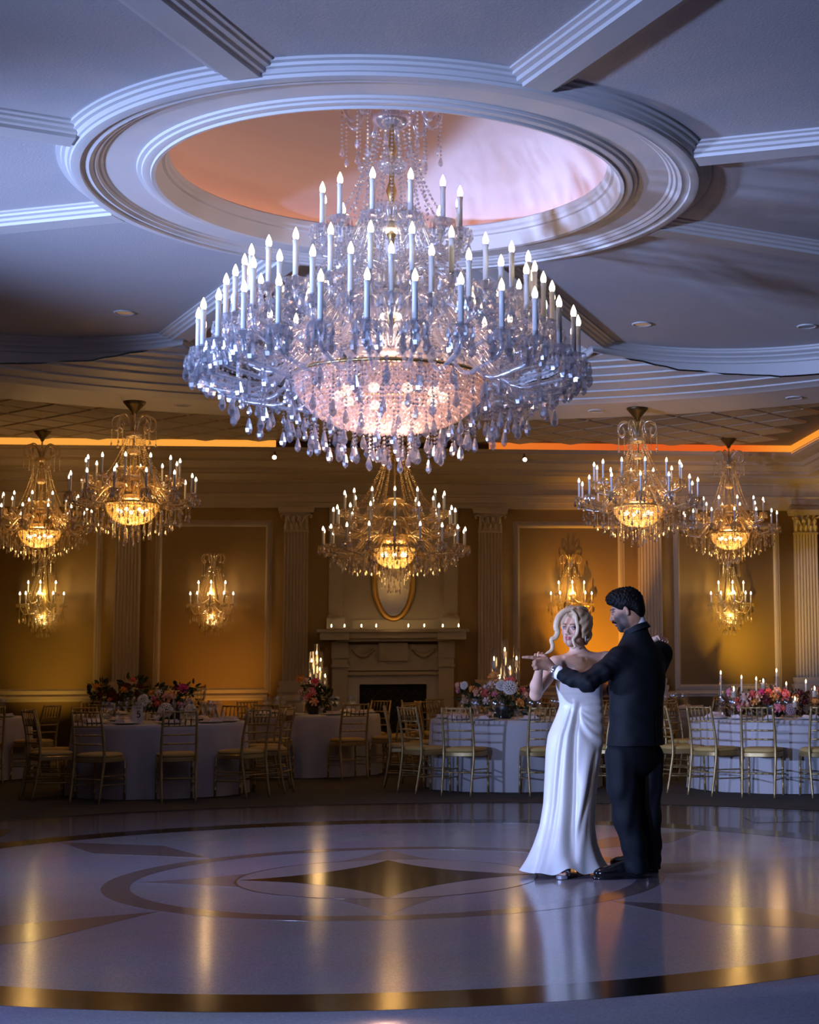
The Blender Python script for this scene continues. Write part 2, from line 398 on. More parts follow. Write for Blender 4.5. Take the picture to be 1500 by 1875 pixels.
# tray ceiling beyond the ring with diagonal stone tiles
TX, TY = 5.9, 22.2
tray = struct('ceiling_tray', annulus(R_SOF - .02, (-XW - 2, XW + 2, YF - CY, TY - CY + .2), Z_TRAY + .02), mat('tray_joint', (.20, .16, .12), .8), smooth=0, loc=(CX, CY, 0))
s_ = .37; tl = MB()
tl.add([(x * .475, y * .475, -.03) for x, y in ((-1, 0), (0, -1), (1, 0), (0, 1))] + [(x * .5, y * .5, .015) for x, y in ((-1, 0), (0, -1), (1, 0), (0, 1))],
       [(0, 3, 2, 1)] + [(i, (i + 1) % 4, 4 + (i + 1) % 4, 4 + i) for i in range(4)])
tile = tl.mesh('ceiling_tile', False)
TW, TD = .74, .74
for i in range(-9, 10):
    for j in range(0, 18):
        x = i * TW + (TW / 2 if j % 2 else 0); y = 17.0 + j * TD / 2
        if abs(x) > TX - .36 or y > TY - .33 or math.hypot(x, y - CY) < R_SOF + .35: continue
        obj('ceiling_tile', tile, TRAY, tray, loc=(x - CX, y - CY, Z_TRAY + .008), scale=.685)
# ---- walls
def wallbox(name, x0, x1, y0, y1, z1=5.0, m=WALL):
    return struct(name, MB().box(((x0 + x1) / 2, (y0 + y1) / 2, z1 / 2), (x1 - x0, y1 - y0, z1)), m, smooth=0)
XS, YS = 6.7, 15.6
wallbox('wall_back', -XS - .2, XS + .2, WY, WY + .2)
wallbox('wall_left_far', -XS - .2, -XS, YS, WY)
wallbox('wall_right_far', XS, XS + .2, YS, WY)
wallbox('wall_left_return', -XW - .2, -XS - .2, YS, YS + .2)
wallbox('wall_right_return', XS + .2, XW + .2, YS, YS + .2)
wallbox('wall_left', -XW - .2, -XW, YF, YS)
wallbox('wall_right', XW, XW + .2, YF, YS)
wallbox('wall_front', -XW - .2, XW + .2, YF - .2, YF)
# cornice along the back and the far side walls; profile is (distance from wall, z)
CORN = [(.82, 4.50), (.80, 4.46), (.80, 4.44), (.77, 4.43), (.70, 4.40), (.62, 4.385), (.60, 4.36), (.60, 4.33), (.56, 4.32), (.50, 4.26), (.46, 4.25), (.46, 4.215), (.30, 4.21), (.30, 4.18), (.26, 4.17), (.17, 4.12), (.12, 4.115), (.12, 4.09),
        (.06, 4.085), (.06, 3.93), (.10, 3.92), (.10, 3.885), (.075, 3.88), (.075, 3.80), (.05, 3.795), (.05, 3.72), (0, 3.715)]
def run(prof, a, b, nx, ny, ext0=0, ext1=0):
    """sweep a profile from a to b; n is the direction away from the wall; mitred by ext per unit of depth"""
    d = Vector((b[0] - a[0], b[1] - a[1])).normalized(); v = []; n = len(prof)
    for p, s in ((a, ext0), (b, -ext1)):
        for q, z in prof: v.append((p[0] + nx * q + d.x * s * q, p[1] + ny * q + d.y * s * q, z))
    return MB().add(v, [(i, i + 1, n + i + 1, n + i) for i in range(n - 1)])
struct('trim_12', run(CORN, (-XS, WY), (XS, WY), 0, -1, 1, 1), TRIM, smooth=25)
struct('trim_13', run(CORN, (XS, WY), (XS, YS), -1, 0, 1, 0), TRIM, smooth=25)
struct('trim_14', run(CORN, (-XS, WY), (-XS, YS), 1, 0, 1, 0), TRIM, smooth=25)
# cove light: a glowing diffuser above the cornice, yellow at the left turning orange red at the right
def cove_mat():
    m = bpy.data.materials.new('cove_led_diffuser'); m.use_nodes = True; nt = m.node_tree; nt.nodes.remove(nt.nodes['Principled BSDF'])
    e = nt.nodes.new('ShaderNodeEmission'); e.inputs[1].default_value = 1.0
    tc = nt.nodes.new('ShaderNodeTexCoord'); sx = nt.nodes.new('ShaderNodeSeparateXYZ'); nt.links.new(tc.outputs['Object'], sx.inputs[0])
    mr = nt.nodes.new('ShaderNodeMapRange'); mr.inputs[1].default_value = -5.9; mr.inputs[2].default_value = 5.9; nt.links.new(sx.outputs[0], mr.inputs[0])
    r = nt.nodes.new('ShaderNodeValToRGB'); el = r.color_ramp.elements
    el[0].position = 0; el[0].color = (1.0, .40, .06, 1); el[1].position = 1; el[1].color = (1.0, .33, .035, 1)
    for p, c in ((.45, (1.0, .38, .05, 1)), (.62, (.85, .20, .022, 1)), (.8, (.72, .10, .016, 1)), (.93, (.85, .12, .012, 1))):
        q = el.new(p); q.color = c
    nt.links.new(mr.outputs[0], r.inputs[0]); nt.links.new(r.outputs[0], e.inputs[0]); nt.links.new(e.outputs[0], nt.nodes['Material Output'].inputs[0])
    return m
cl = thing('cove_light', 'long glowing orange cove light strip above the back wall cornice', 'cove light', (0, TY, 4.5))
CM = cove_mat()
for xa, xb in ((-TX, -1.62), (1.42, TX)): obj('diffuser', MB().box(((xa + xb) / 2, .02, .045), (xb - xa, .03, .13)), CM, cl)
for s in (-1, 1): obj('diffuser', MB().box((s * TX, -3.0, .045), (.03, 6.0, .13)), CM, cl)
# wall panels: picture mouldings and chair rail
PM = [(0, 0), (.012, .0), (.03, .018), (.05, .022), (.055, .035), (.07, .035), (.08, .012), (.095, 0)]
def frame(x0, x1, z0, z1):
    v = []; f = []; n = len(PM)
    for cx, cz, sx, sz in ((x0, z0, 1, 1), (x1, z0, -1, 1), (x1, z1, -1, -1), (x0, z1, 1, -1)):
        for d, h in PM: v.append((cx + sx * d, -h - .001, cz + sz * d))
    for k in range(4):
        for i in range(n - 1): f.append((k * n + i, k * n + i + 1, ((k + 1) % 4) * n + i + 1, ((k + 1) % 4) * n + i))
    return MB().add(v, f)
tn = 15
for x0, x1 in ((-6.55, -4.13), (-3.38, -1.71), (1.83, 3.50), (4.25, 5.88)):
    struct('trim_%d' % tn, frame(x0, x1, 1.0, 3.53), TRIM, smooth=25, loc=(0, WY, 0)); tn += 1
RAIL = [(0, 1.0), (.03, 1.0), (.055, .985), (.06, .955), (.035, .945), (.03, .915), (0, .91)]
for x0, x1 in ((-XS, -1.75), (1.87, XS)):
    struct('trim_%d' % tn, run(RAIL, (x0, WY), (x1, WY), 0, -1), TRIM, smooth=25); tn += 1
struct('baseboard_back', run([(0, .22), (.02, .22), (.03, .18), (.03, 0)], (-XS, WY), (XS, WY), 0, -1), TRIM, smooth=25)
# fluted pilasters with leafy capitals
def pilaster():
    n = 7; W = .36; z0, z1 = 1.19, 3.36; d = .10
    P = [(-W / 2, 0), (-W / 2, d)]
    fw = W / (n + .4)
    for i in range(n):
        x = -W / 2 + fw * (.2 + i + .12)
        for t in range(6):
            P.append((x + fw * .76 * t / 5, d - .022 * math.sin(PI * t / 5)))
    P += [(W / 2, d), (W / 2, 0)]
    v = [(x * (1.0 if z < 2 else .95), -y, z) for z in (z0, z1) for x, y in P]; k = len(P)
    return MB().add(v, [(i, i + 1, k + i + 1, k + i) for i in range(k - 1)])
def pil_base():
    b = MB()
    for z0, z1, w_, d in ((0, .90, .46, .15), (.90, .98, .50, .18), (.98, 1.02, .47, .16), (1.02, 1.09, .49, .175), (1.09, 1.13, .43, .14), (1.13, 1.19, .45, .15)):
        b.box((0, -d / 2, (z0 + z1) / 2), (w_, d, z1 - z0))
    return b
def leaf(b, x, z, h, w_, out):
    pts = []
    for t in (0, .35, .7, .9, 1.0):
        yy = -.10 - out * t * t; zz = z + h * (t if t < .9 else .9 - (t - .9) * 1.5); ww = w_ * (.6 + .8 * t - 1.1 * t * t)
        pts += [(x - ww / 2, yy, zz), (x, yy - .018, zz), (x + ww / 2, yy, zz)]
    f = []
    for i in range(4):
        for j in range(2): f.append((i * 3 + j, i * 3 + j + 1, (i + 1) * 3 + j + 1, (i + 1) * 3 + j))
    b.add(pts, f)
def capital():
    b = MB(); b.box((0, -.05, 3.50), (.33, .10, .28)); b.box((0, -.06, 3.365), (.36, .125, .025))
    for i in range(5): leaf(b, -.15 + i * .075, 3.375, .12, .075, .05)
    for i in range(4): leaf(b, -.135 + i * .09, 3.44, .15, .09, .075)
    for s in (-1, 1):
        b.tube([(s * .09, -.12, 3.50), (s * .13, -.15, 3.58), (s * .19, -.17, 3.61), (s * .225, -.18, 3.585), (s * .215, -.18, 3.555), (s * .195, -.18, 3.57)], [.012, .016, .018, .016, .012, .008], 6)
        b.tube([(s * .02, -.14, 3.52), (s * .035, -.16, 3.58), (s * .015, -.165, 3.60), (s * .01, -.165, 3.58)], .010, 5)
    b.prism([(-.25, 0), (-.25, -.19), (-.20, -.2), (-.07, -.16), (.07, -.16), (.20, -.2), (.25, -.19), (.25, 0)], 3.635, 3.675)
    b.prism([(-.26, 0), (-.26, -.2), (-.2, -.215), (-.07, -.175), (.07, -.175), (.2, -.215), (.26, -.2), (.26, 0)], 3.675, 3.715)
    return b
pm, pb, pc = autosmooth(pilaster().mesh('shaft'), 40), pil_base().mesh('plinth', False), autosmooth(capital().mesh('capital'), 40)
for x in (-3.76, -1.36, 1.48, 3.88, 6.28):
    p = thing('pilaster', None, None, (x, WY, 0)); p.name = 'trim_%d' % tn; tn += 1; p['kind'] = 'structure'
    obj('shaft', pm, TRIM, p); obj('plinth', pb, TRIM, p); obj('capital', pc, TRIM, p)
# fireplace breast with overmantel
fp = thing('fireplace', 'cream carved fireplace mantel with dark firebox below the oval mirror', 'fireplace', (AX, WY, 0))
FPM = mat('mantel_paint', (.42, .36, .26), .5, noise=.05, nscale=5)
MARB = mat('hearth_marble', (.50, .46, .40), .35, noise=.15, nscale=9)
b = MB(); b.box((0, -.10, .775), (.22, .20, 1.55)); b.box((0, -.115, .10), (.26, .23, .2)); b.box((0, -.12, 1.40), (.25, .24, .04)); b.box((0, -.115, 1.63), (.24, .23, .24))
pier = b.mesh('pier', False)
for s in (-1, 1): obj('pier', pier, FPM, fp, loc=(s * .77, 0, 0))
b = MB(); b.box((0, -.08, 1.36), (1.36, .16, .06)); b.box((0, -.07, 1.55), (1.32, .14, .32)); b.box((0, -.09, 1.29), (1.32, .18, .05))
b.box((0, -.10, 1.60), (.42, .20, .26)); b.box((0, -.11, 1.60), (.36, .20, .20))
obj('frieze', b.mesh('frieze', False), FPM, fp)
b = MB()
b.box((0, -.16, 1.775), (1.66, .32, .05)); b.box((0, -.20, 1.84), (1.86, .38, .09)); b.box((0, -.22, 1.90), (2.06, .44, .035))
for s in (-1, 1): b.box((s * .84, -.22, 1.83), (.42, .46, .12)); b.box((s * .84, -.235, 1.90), (.50, .48, .04))
obj('mantel_shelf', b.mesh('mantel_shelf', False), FPM, fp)
b = MB(); b.prism([(-.67, .0), (-.67, 1.27), (.67, 1.27), (.67, 0), (.485, 0), (.485, 1.13), (-.485, 1.13), (-.485, 0)], 0, .11)
b.v = [(x, -z, y) for x, y, z in b.v]
obj('marble_surround', b.mesh('marble_surround', False), MARB, fp)
for s in (-1, 1):
    sw = [(s * (.28 + .32 * t), -.165 - .02 * math.sin(PI * t), 1.64 - .10 * math.sin(PI * t)) for t in [i / 8 for i in range(9)]]
    obj('garland', MB().tube(sw, [.012 + .016 * math.sin(PI * i / 8) for i in range(9)], 6), FPM, fp)
DARK = mat('firebox_soot', (.012, .011, .010), .9)
obj('firebox', MB().box((0, -.012, .565), (.96, .02, 1.13)).mesh('firebox', False), DARK, fp)
SCR = mat('fire_screen_iron', (.06, .05, .045), .5, .6)
b = MB()
for i in range(-7, 8):
    for s in (-1, 1):
        x0 = i * .13; pts = []
        for t in (0, 1):
            z = .1 + .95 * t; x = x0 + s * .475 * (2 * t - 1) * 1.0
            pts.append((x, -.09, z))
        # clip to the screen opening
        (xa, _, za), (xb, _, zb) = pts
        t0, t1 = 0., 1.
        for lo in (-.46,): 
            for hi in (.46,):
                dx = xb - xa
                ta, tb = (lo - xa) / dx, (hi - xa) / dx
                if ta > tb: ta, tb = tb, ta
                t0, t1 = max(t0, ta), min(t1, tb)
        if t1 - t0 > .05: b.tube([(xa + (xb - xa) * t0, -.09, za + (zb - za) * t0), (xa + (xb - xa) * t1, -.09, za + (zb - za) * t1)], .004, 4)
obj('fire_screen', b, SCR, fp)['kind'] = 'stuff'
b = MB(); b.box((0, -.02, 2.86), (1.90, .04, 1.86))
for s in (-1, 1): b.box((s * .84, -.04, 2.86), (.20, .06, 1.80)); b.box((s * .84, -.055, 2.02), (.26, .08, .16)); b.lathe([(.001, .06), (.10, .04), (.13, 0)], 12, (s * .84, -.06, 2.10))
for s in (-1, 1): b.box((s * .52, -.03, 2.80), (.30, .03, 1.45)); 
b.box((0, -.05, 2.0), (1.2, .08, .14))
obj('overmantel', b.mesh('overmantel', False), FPM, fp)
# oval mirror
mr = thing('oval_mirror', 'oval gilt framed mirror hanging above the mantel', 'mirror', (AX, WY - .06, 2.04))
GILT = mat('gilt_frame', (.50, .30, .08), .38, .9)
MIRR = mat('mirror_glass', (.22, .22, .23), .22, 1.0)
v = []; f = []; N = 48
for d, h in ((0, .0), (.0, .03), (.03, .05), (.06, .03), (.075, .03), (.085, .012)):
    for i in range(N):
        a = 2 * PI * i / N; v.append(((.315 - d) * math.cos(a), -h, .56 + (.56 - d) * math.sin(a)))
for k in range(5):
    for i in range(N):
        j = (i + 1) % N; f.append((k * N + i, k * N + j, (k + 1) * N + j, (k + 1) * N + i))
obj('frame', MB().add(v, f), GILT, mr)
obj('mirror_glass', MB().add([(.235 * math.cos(2 * PI * i / N), -.012, .56 + .48 * math.sin(2 * PI * i / N)) for i in range(N)], [tuple(range(N - 1, -1, -1))]).mesh('mirror_glass', False), MIRR, mr)
# ================================================================== CHANDELIERS AND SCONCES
def drop_prof(L, w_): return [(.001, 0), (w_ * .16, -.08 * L), (w_ * .34, -.36 * L), (w_ * .5, -.64 * L), (w_ * .40, -.84 * L), (w_ * .12, -.96 * L), (.001, -L)]
def tri_arrays(mb):
    T = []
    for q in mb.f:
        for i in range(1, len(q) - 1): T.append((q[0], q[i], q[i + 1]))
    return np.array(mb.v, float), np.array(T)
def mesh_join(name, pieces):
    V = []; T = []; o = 0
    for v, t in pieces: V.append(v); T.append(t + o); o += len(v)
    return tri_mesh(name, np.concatenate(V), np.concatenate(T))
def beads_on(pts, spacing, r, zs=1.0):
    P = np.array(pts, float); d = np.r_[0, np.cumsum(np.linalg.norm(np.diff(P, axis=0), axis=1))]
    n = max(2, int(d[-1] / spacing)); t = (np.arange(n) + .5) / n * d[-1]
    return np.stack([np.interp(t, d, P[:, k]) for k in range(3)], -1)
def sag_pts(a, b, sag, n=14, lin=True):
    t = np.linspace(0, 1, n)[:, None]; p = np.array(a) * (1 - t) + np.array(b) * t
    p[:, 2] -= (4 * t * (1 - t))[:, 0] * sag
    return p
def strand_mesh(a, b, sag, spacing, r):
    q = beads_on(sag_pts(a, b, sag), spacing, r); return scatter('bead_strand', q, np.full(len(q), r))
def chain_mesh(length, spacing, r, dl, dw):
    """short chain of beads ending in a pear drop"""
    n = max(1, int((length - dl) / spacing)); z = -(np.arange(n) + .5) * spacing
    V = [(OCT_V * r + np.array((0, 0, k)), OCT_F) for k in z]
    dv, dt = tri_arrays(MB().lathe(drop_prof(dl, dw), 6)); V.append((dv + np.array((0, 0, -n * spacing)), dt))
    return mesh_join('drop_chain', V)
def rad(a, r, z): return (r * math.cos(a), r * math.sin(a), z)
def candle_parts(sl, k):
    """bobeche with a fringe of small prisms, candle sleeve and flame bulb, scaled by k"""
    d = MB().lathe([(.001, -.045 * k), (.012 * k, -.04 * k), (.018 * k, -.02 * k), (.05 * k, -.006 * k), (.066 * k, .012 * k), (.060 * k, .014 * k), (.02 * k, .002 * k), (.018 * k, .03 * k), (.001, .03 * k)], 12)
    pv = [tri_arrays(d)]; dv, dt = tri_arrays(MB().lathe(drop_prof(.06 * k, .022 * k), 4))
    for i in range(8):
        a = 2 * PI * i / 8; pv.append((dv + np.array((.062 * k * math.cos(a), .062 * k * math.sin(a), .006 * k)), dt))
        pv.append((OCT_V * .010 * k + np.array((.05 * k * math.cos(a + .3), .05 * k * math.sin(a + .3), -.03 * k)), OCT_F))
    bob = mesh_join('bobeche', pv)
    sle = MB().lathe([(.001, 0), (.0135 * k, 0), (.0135 * k, sl - .02 * k), (.0165 * k, sl), (.011 * k, sl + .003 * k)], 10).mesh('candle_sleeve')
    bul = MB().lathe([(.009 * k, 0), (.0155 * k, .015 * k), (.0150 * k, .030 * k), (.009 * k, .048 * k), (.003 * k, .061 * k), (.0005, .065 * k)], 10).mesh('bulb')
    return bob, sle, bul

def chandelier(name, label, loc, S, group=None):
    """S: spec in metres, heights relative to loc (the lowest point)"""
    root = thing(name, label, 'chandelier', loc, 0, group); k = S['k']; cm, am = S['crystal'], S['arm']
    # stem, canopy
    zt = S['top']; prof = [(.001, S['stem0'])]
    z = S['stem0']; i = 0
    while z < zt - .12 * k:
        prof += [(.018 * k, z + .01 * k), (.030 * k, z + .05 * k), (.014 * k, z + .10 * k), (.013 * k, z + .20 * k)]; z += .22 * k
    prof += [(.012 * k, zt - .02)]
    obj('stem', MB().lathe(prof, 10), BRASS, root)
    cr = S.get('canopy', .11)
    obj('canopy', MB().lathe([(.001, zt - .14 * cr / .11), (.018, zt - .135 * cr / .11), (.035, zt - .10 * cr / .11), (cr * .8, zt - .04), (cr, zt - .012), (cr, zt), (.001, zt)], 20), DKBRONZE, root)
    for zz, rr in S['hubs']:
        obj('hub', MB().lathe([(.001, zz - .05 * k), (rr * .5, zz - .045 * k), (rr, zz - .01 * k), (rr, zz + .015 * k), (rr * .55, zz + .04 * k), (.001, zz + .05 * k)], 16), S['hubmat'], root)
    # crown of scrolls with hanging strands
    cz, cR, cn = S['crown']
    sc_pts = bez([(.02, 0, cz), (cR * .25, 0, cz + .12 * k), (cR * .55, 0, cz + .20 * k), (cR * .9, 0, cz + .17 * k), (cR, 0, cz + .07 * k), (cR * .82, 0, cz - .0 * k), (cR * .66, 0, cz + .06 * k), (cR * .76, 0, cz + .12 * k)], 4)
    sm = MB().tube(sc_pts, [.013 * k] * 8 + [.011 * k] * (len(sc_pts) - 8), 6).mesh('scroll')
    cs = chain_mesh(S['crown_drop'], .022 * k, .008 * k, .055 * k, .028 * k)
    for i in range(cn):
        a = 2 * PI * i / cn + .2
        s_ = obj('scroll', sm, am, root, rz=a)
        obj('drop_chain', cs, cm, s_, loc=(cR, 0, cz + .05 * k)); obj('drop_chain', cs, cm, s_, loc=(cR * .7, 0, cz + .02 * k))
    # tiers of candle arms
    for T in S['tiers']:
        R, zb, n, ph, hz = T['R'], T['z'], T['n'], T['ph'], T['hub']
        pts = bez([(.05, 0, hz), (R * .22, 0, hz + .08 * k), (R * .42, 0, hz + .03 * k), (R * .66, 0, zb - T['dip']), (R * .86, 0, zb - T['dip'] * .98), (R * .98, 0, zb - .09 * k), (R, 0, zb - .03 * k)], 4)
        am_me = MB().tube(pts, .0125 * k, 6).mesh('arm')
        bob, sle, bul = candle_parts(T['sleeve'], k)
        for me, mm in ((bob, cm), (sle, SLEEVE), (bul, BULB)): me.materials.append(mm)
        dm = None
        if T.get('drops'):
            dm = MB().lathe(drop_prof(T['dropL'], T['dropL'] * .42), 6).mesh('crystal_drop', False)
        swag = strand_mesh(rad(0, R, zb), rad(2 * PI / n, R, zb), T.get('sag', .1) * k, .021 * k, .0085 * k)
        swag2 = strand_mesh(rad(0, R * .98, zb - .01), rad(0, R * .45, hz + .02), .10 * k, .024 * k, .009 * k)
        veil = chain_mesh(T.get('veil', .16) * k, .022 * k, .009 * k, .05 * k, .03 * k)
        for i in range(n):
            a = 2 * PI * (i + ph) / n
            A = obj('arm', am_me, am, root, rz=a)
            obj('bobeche', bob, None, A, loc=(R, 0, zb)); obj('candle_sleeve', sle, None, A, loc=(R, 0, zb + .012 * k))
            obj('bulb', bul, None, A, loc=(R, 0, zb + .012 * k + T['sleeve']))
            if dm:
                for q in range(T['drops']):
                    b = 2 * PI * q / T['drops']
                    obj('crystal_drop', dm, S['cut'], A, loc=(R + .055 * k * math.cos(b), .055 * k * math.sin(b), zb - .02 - .02 * (q % 2)), rz=q)
            o = obj('bead_strand', swag, cm, root, rz=a); o['kind'] = 'stuff'
            if S.get('rich', True): o = obj('bead_strand', swag2, cm, root, rz=a); o['kind'] = 'stuff'
            if S.get('veils', True):
                for fr in (.55, .78):
                    obj('bead_strand', veil, cm, root, loc=rad(a + .08, R * fr, zb - T['dip'] * (fr - .2)), rz=i)['kind'] = 'stuff'
    # long strands: (r0, z0, r1, z1, sag, n, phase)
    for r0, z0, r1, z1, sg, n, ph in S['strands']:
        me = strand_mesh((r0, 0, z0), (r1, 0, z1), sg, .024 * k, .0095 * k)
        for i in range(n): obj('bead_strand', me, cm, root, rz=2 * PI * (i + ph) / n)['kind'] = 'stuff'
    # basket of beads
    bR, bz_, bd, nb = S['basket']; rows = S['rows']; P = []; Z = []; rs = []
    for q in range(rows):
        t = q / (rows - 1); th = t * PI / 2 * .93; r = bR * math.cos(th) ** .8; z = bz_ - bd * math.sin(th) ** 1.1
        m_ = max(6, int(nb * r / bR))
        for i in range(m_):
            a = 2 * PI * (i + .5 * (q % 2)) / m_; P.append(rad(a, r + random.uniform(-.004, .004), z + random.uniform(-.003, .003))); rs.append(S['bead'] * random.uniform(.85, 1.2))
    obj('bead_basket', scatter('bead_basket', P, rs), S['basketmat'], root)['kind'] = 'stuff'
    obj('basket_rim', MB().lathe([(bR * 1.0, bz_ + .015), (bR * 1.03, bz_ + .012), (bR * 1.03, bz_ - .008), (bR * 1.0, bz_ - .010), (bR * 1.0, bz_ + .015)], 40), S.get('rimmat', BRASS), root)
    for i in range(S['inner']):
        a = 2 * PI * i / S['inner']; obj('basket_bulb', MB().sphere(rad(a, bR * .55, bz_ - bd * .35), .028 * k, 8, 6), BULB, root)
    # rings of hanging chains
    for R, z, n, ln, dl in S['rings']:
        ch = chain_mesh(ln, .021 * k, .0085 * k, dl, dl * .45)
        ch2 = chain_mesh(ln * .8, .021 * k, .0085 * k, dl * .9, dl * .42)
        for i in range(n):
            a = 2 * PI * i / n + R * 7; obj('drop_chain', ch if i % 2 else ch2, S['cut'], root, loc=rad(a, R * random.uniform(.96, 1.04), z + random.uniform(-.02, .02)), rz=a)
    for dz, e, c_, sz, dr in S['lights']:
        a0 = 0.0
        light(name + '_glow', 'POINT', (loc[0], loc[1], loc[2] + dz), e, c_, sz)
    return root

# ---- the big crystal chandelier in the dome; heights relative to its lowest drop at 2.55
z0 = 2.55
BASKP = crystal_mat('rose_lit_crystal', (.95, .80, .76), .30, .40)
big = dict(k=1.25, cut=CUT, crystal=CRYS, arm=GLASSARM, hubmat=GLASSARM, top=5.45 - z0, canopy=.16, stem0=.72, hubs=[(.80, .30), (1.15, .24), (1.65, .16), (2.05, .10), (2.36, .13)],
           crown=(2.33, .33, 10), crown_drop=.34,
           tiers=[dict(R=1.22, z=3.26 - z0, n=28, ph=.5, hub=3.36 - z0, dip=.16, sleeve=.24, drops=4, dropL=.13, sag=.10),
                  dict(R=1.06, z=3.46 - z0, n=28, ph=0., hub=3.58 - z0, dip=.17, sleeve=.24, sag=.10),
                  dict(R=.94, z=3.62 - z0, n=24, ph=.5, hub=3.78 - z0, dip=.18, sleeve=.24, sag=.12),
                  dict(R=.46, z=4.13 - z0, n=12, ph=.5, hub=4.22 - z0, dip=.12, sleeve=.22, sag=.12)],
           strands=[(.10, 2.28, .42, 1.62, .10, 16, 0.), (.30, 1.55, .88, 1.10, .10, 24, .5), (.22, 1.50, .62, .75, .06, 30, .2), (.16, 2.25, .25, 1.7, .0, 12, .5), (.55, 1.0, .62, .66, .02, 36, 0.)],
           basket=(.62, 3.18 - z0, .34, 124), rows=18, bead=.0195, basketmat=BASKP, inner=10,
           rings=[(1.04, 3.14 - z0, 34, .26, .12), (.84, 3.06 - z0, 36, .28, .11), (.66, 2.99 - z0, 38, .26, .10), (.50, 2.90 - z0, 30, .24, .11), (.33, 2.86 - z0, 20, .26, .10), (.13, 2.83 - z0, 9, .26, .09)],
           lights=[(.42, 40, (1.0, .54, .36), .10, 0), (.95, 5, (1.0, .80, .62), .12, 0), (1.55, 4, (1.0, .8, .62), .12, 0)])
chandelier('crystal_chandelier', 'huge tiered crystal chandelier with white candles hanging from the dome', (CX, CY, z0), big)

# ---- smaller amber chandeliers; the same body on a short or a long neck
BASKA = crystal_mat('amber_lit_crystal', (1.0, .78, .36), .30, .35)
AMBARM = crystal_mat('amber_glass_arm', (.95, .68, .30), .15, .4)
def small_spec(neck, top, strobe=1.0):
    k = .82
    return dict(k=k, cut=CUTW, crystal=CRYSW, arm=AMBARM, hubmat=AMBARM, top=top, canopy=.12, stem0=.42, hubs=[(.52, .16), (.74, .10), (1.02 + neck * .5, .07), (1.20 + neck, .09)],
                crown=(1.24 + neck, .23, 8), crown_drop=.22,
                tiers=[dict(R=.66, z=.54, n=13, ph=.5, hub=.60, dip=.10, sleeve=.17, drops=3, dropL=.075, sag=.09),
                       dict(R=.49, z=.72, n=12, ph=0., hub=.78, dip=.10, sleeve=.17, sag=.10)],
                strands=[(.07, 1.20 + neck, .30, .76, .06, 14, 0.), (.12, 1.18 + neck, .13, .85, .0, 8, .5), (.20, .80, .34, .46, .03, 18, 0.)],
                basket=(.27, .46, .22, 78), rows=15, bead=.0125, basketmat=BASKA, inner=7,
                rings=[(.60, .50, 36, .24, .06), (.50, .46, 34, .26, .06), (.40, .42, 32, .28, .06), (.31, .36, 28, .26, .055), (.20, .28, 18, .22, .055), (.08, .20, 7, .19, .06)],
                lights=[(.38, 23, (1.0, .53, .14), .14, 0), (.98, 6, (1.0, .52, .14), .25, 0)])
GRP = 'smaller amber chandeliers'
zn = 2.64
near = chandelier('amber_chandelier', 'amber crystal chandelier on the ring ceiling at left, in front of the leftmost one', (-2.73, 16.86, zn), small_spec(.0, 4.2 - zn), GRP)
zf = 2.76
far = chandelier('amber_chandelier', 'amber crystal chandelier on a long neck at the far left edge', (-4.67, 21.4, zf), small_spec(.22, Z_TRAY - zf), GRP)
n2 = copy_tree(near, loc=(2.73, 16.86, zn)); n2['label'] = 'amber crystal chandelier on the ring ceiling at right, above the groom'
f2 = copy_tree(far, loc=(4.77, 21.4, zf)); f2['label'] = 'long necked amber chandelier at the far right under the cove corner'
for (x, y, z) in ((2.73, 16.86, zn), (4.77, 21.4, zf)):
    light('amber_chandelier_glow', 'POINT', (x, y, z + .38), 23, (1.0, .53, .14), .14); light('amber_chandelier_glow', 'POINT', (x, y, z + .98), 6, (1.0, .52, .14), .25)
zb_ = 2.27
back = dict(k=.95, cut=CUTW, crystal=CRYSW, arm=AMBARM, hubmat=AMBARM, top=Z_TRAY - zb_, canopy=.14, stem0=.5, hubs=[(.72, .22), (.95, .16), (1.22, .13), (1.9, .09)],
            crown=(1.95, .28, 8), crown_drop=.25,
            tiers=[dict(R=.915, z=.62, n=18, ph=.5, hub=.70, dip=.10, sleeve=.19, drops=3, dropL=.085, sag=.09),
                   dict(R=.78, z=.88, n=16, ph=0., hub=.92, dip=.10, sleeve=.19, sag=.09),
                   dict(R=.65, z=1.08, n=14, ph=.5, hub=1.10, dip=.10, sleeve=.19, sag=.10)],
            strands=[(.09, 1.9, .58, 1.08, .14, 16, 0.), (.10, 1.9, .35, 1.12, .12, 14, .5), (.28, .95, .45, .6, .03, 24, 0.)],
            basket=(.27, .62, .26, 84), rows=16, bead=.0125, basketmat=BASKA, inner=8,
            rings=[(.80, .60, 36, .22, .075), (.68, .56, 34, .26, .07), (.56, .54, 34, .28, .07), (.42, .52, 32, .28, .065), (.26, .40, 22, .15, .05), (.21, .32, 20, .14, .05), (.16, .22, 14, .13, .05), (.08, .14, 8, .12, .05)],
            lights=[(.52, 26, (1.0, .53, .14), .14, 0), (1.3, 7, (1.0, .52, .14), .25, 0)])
chandelier('amber_chandelier', 'large three tiered amber chandelier in front of the fireplace mirror', (AX, 20.0, zb_), back, GRP)

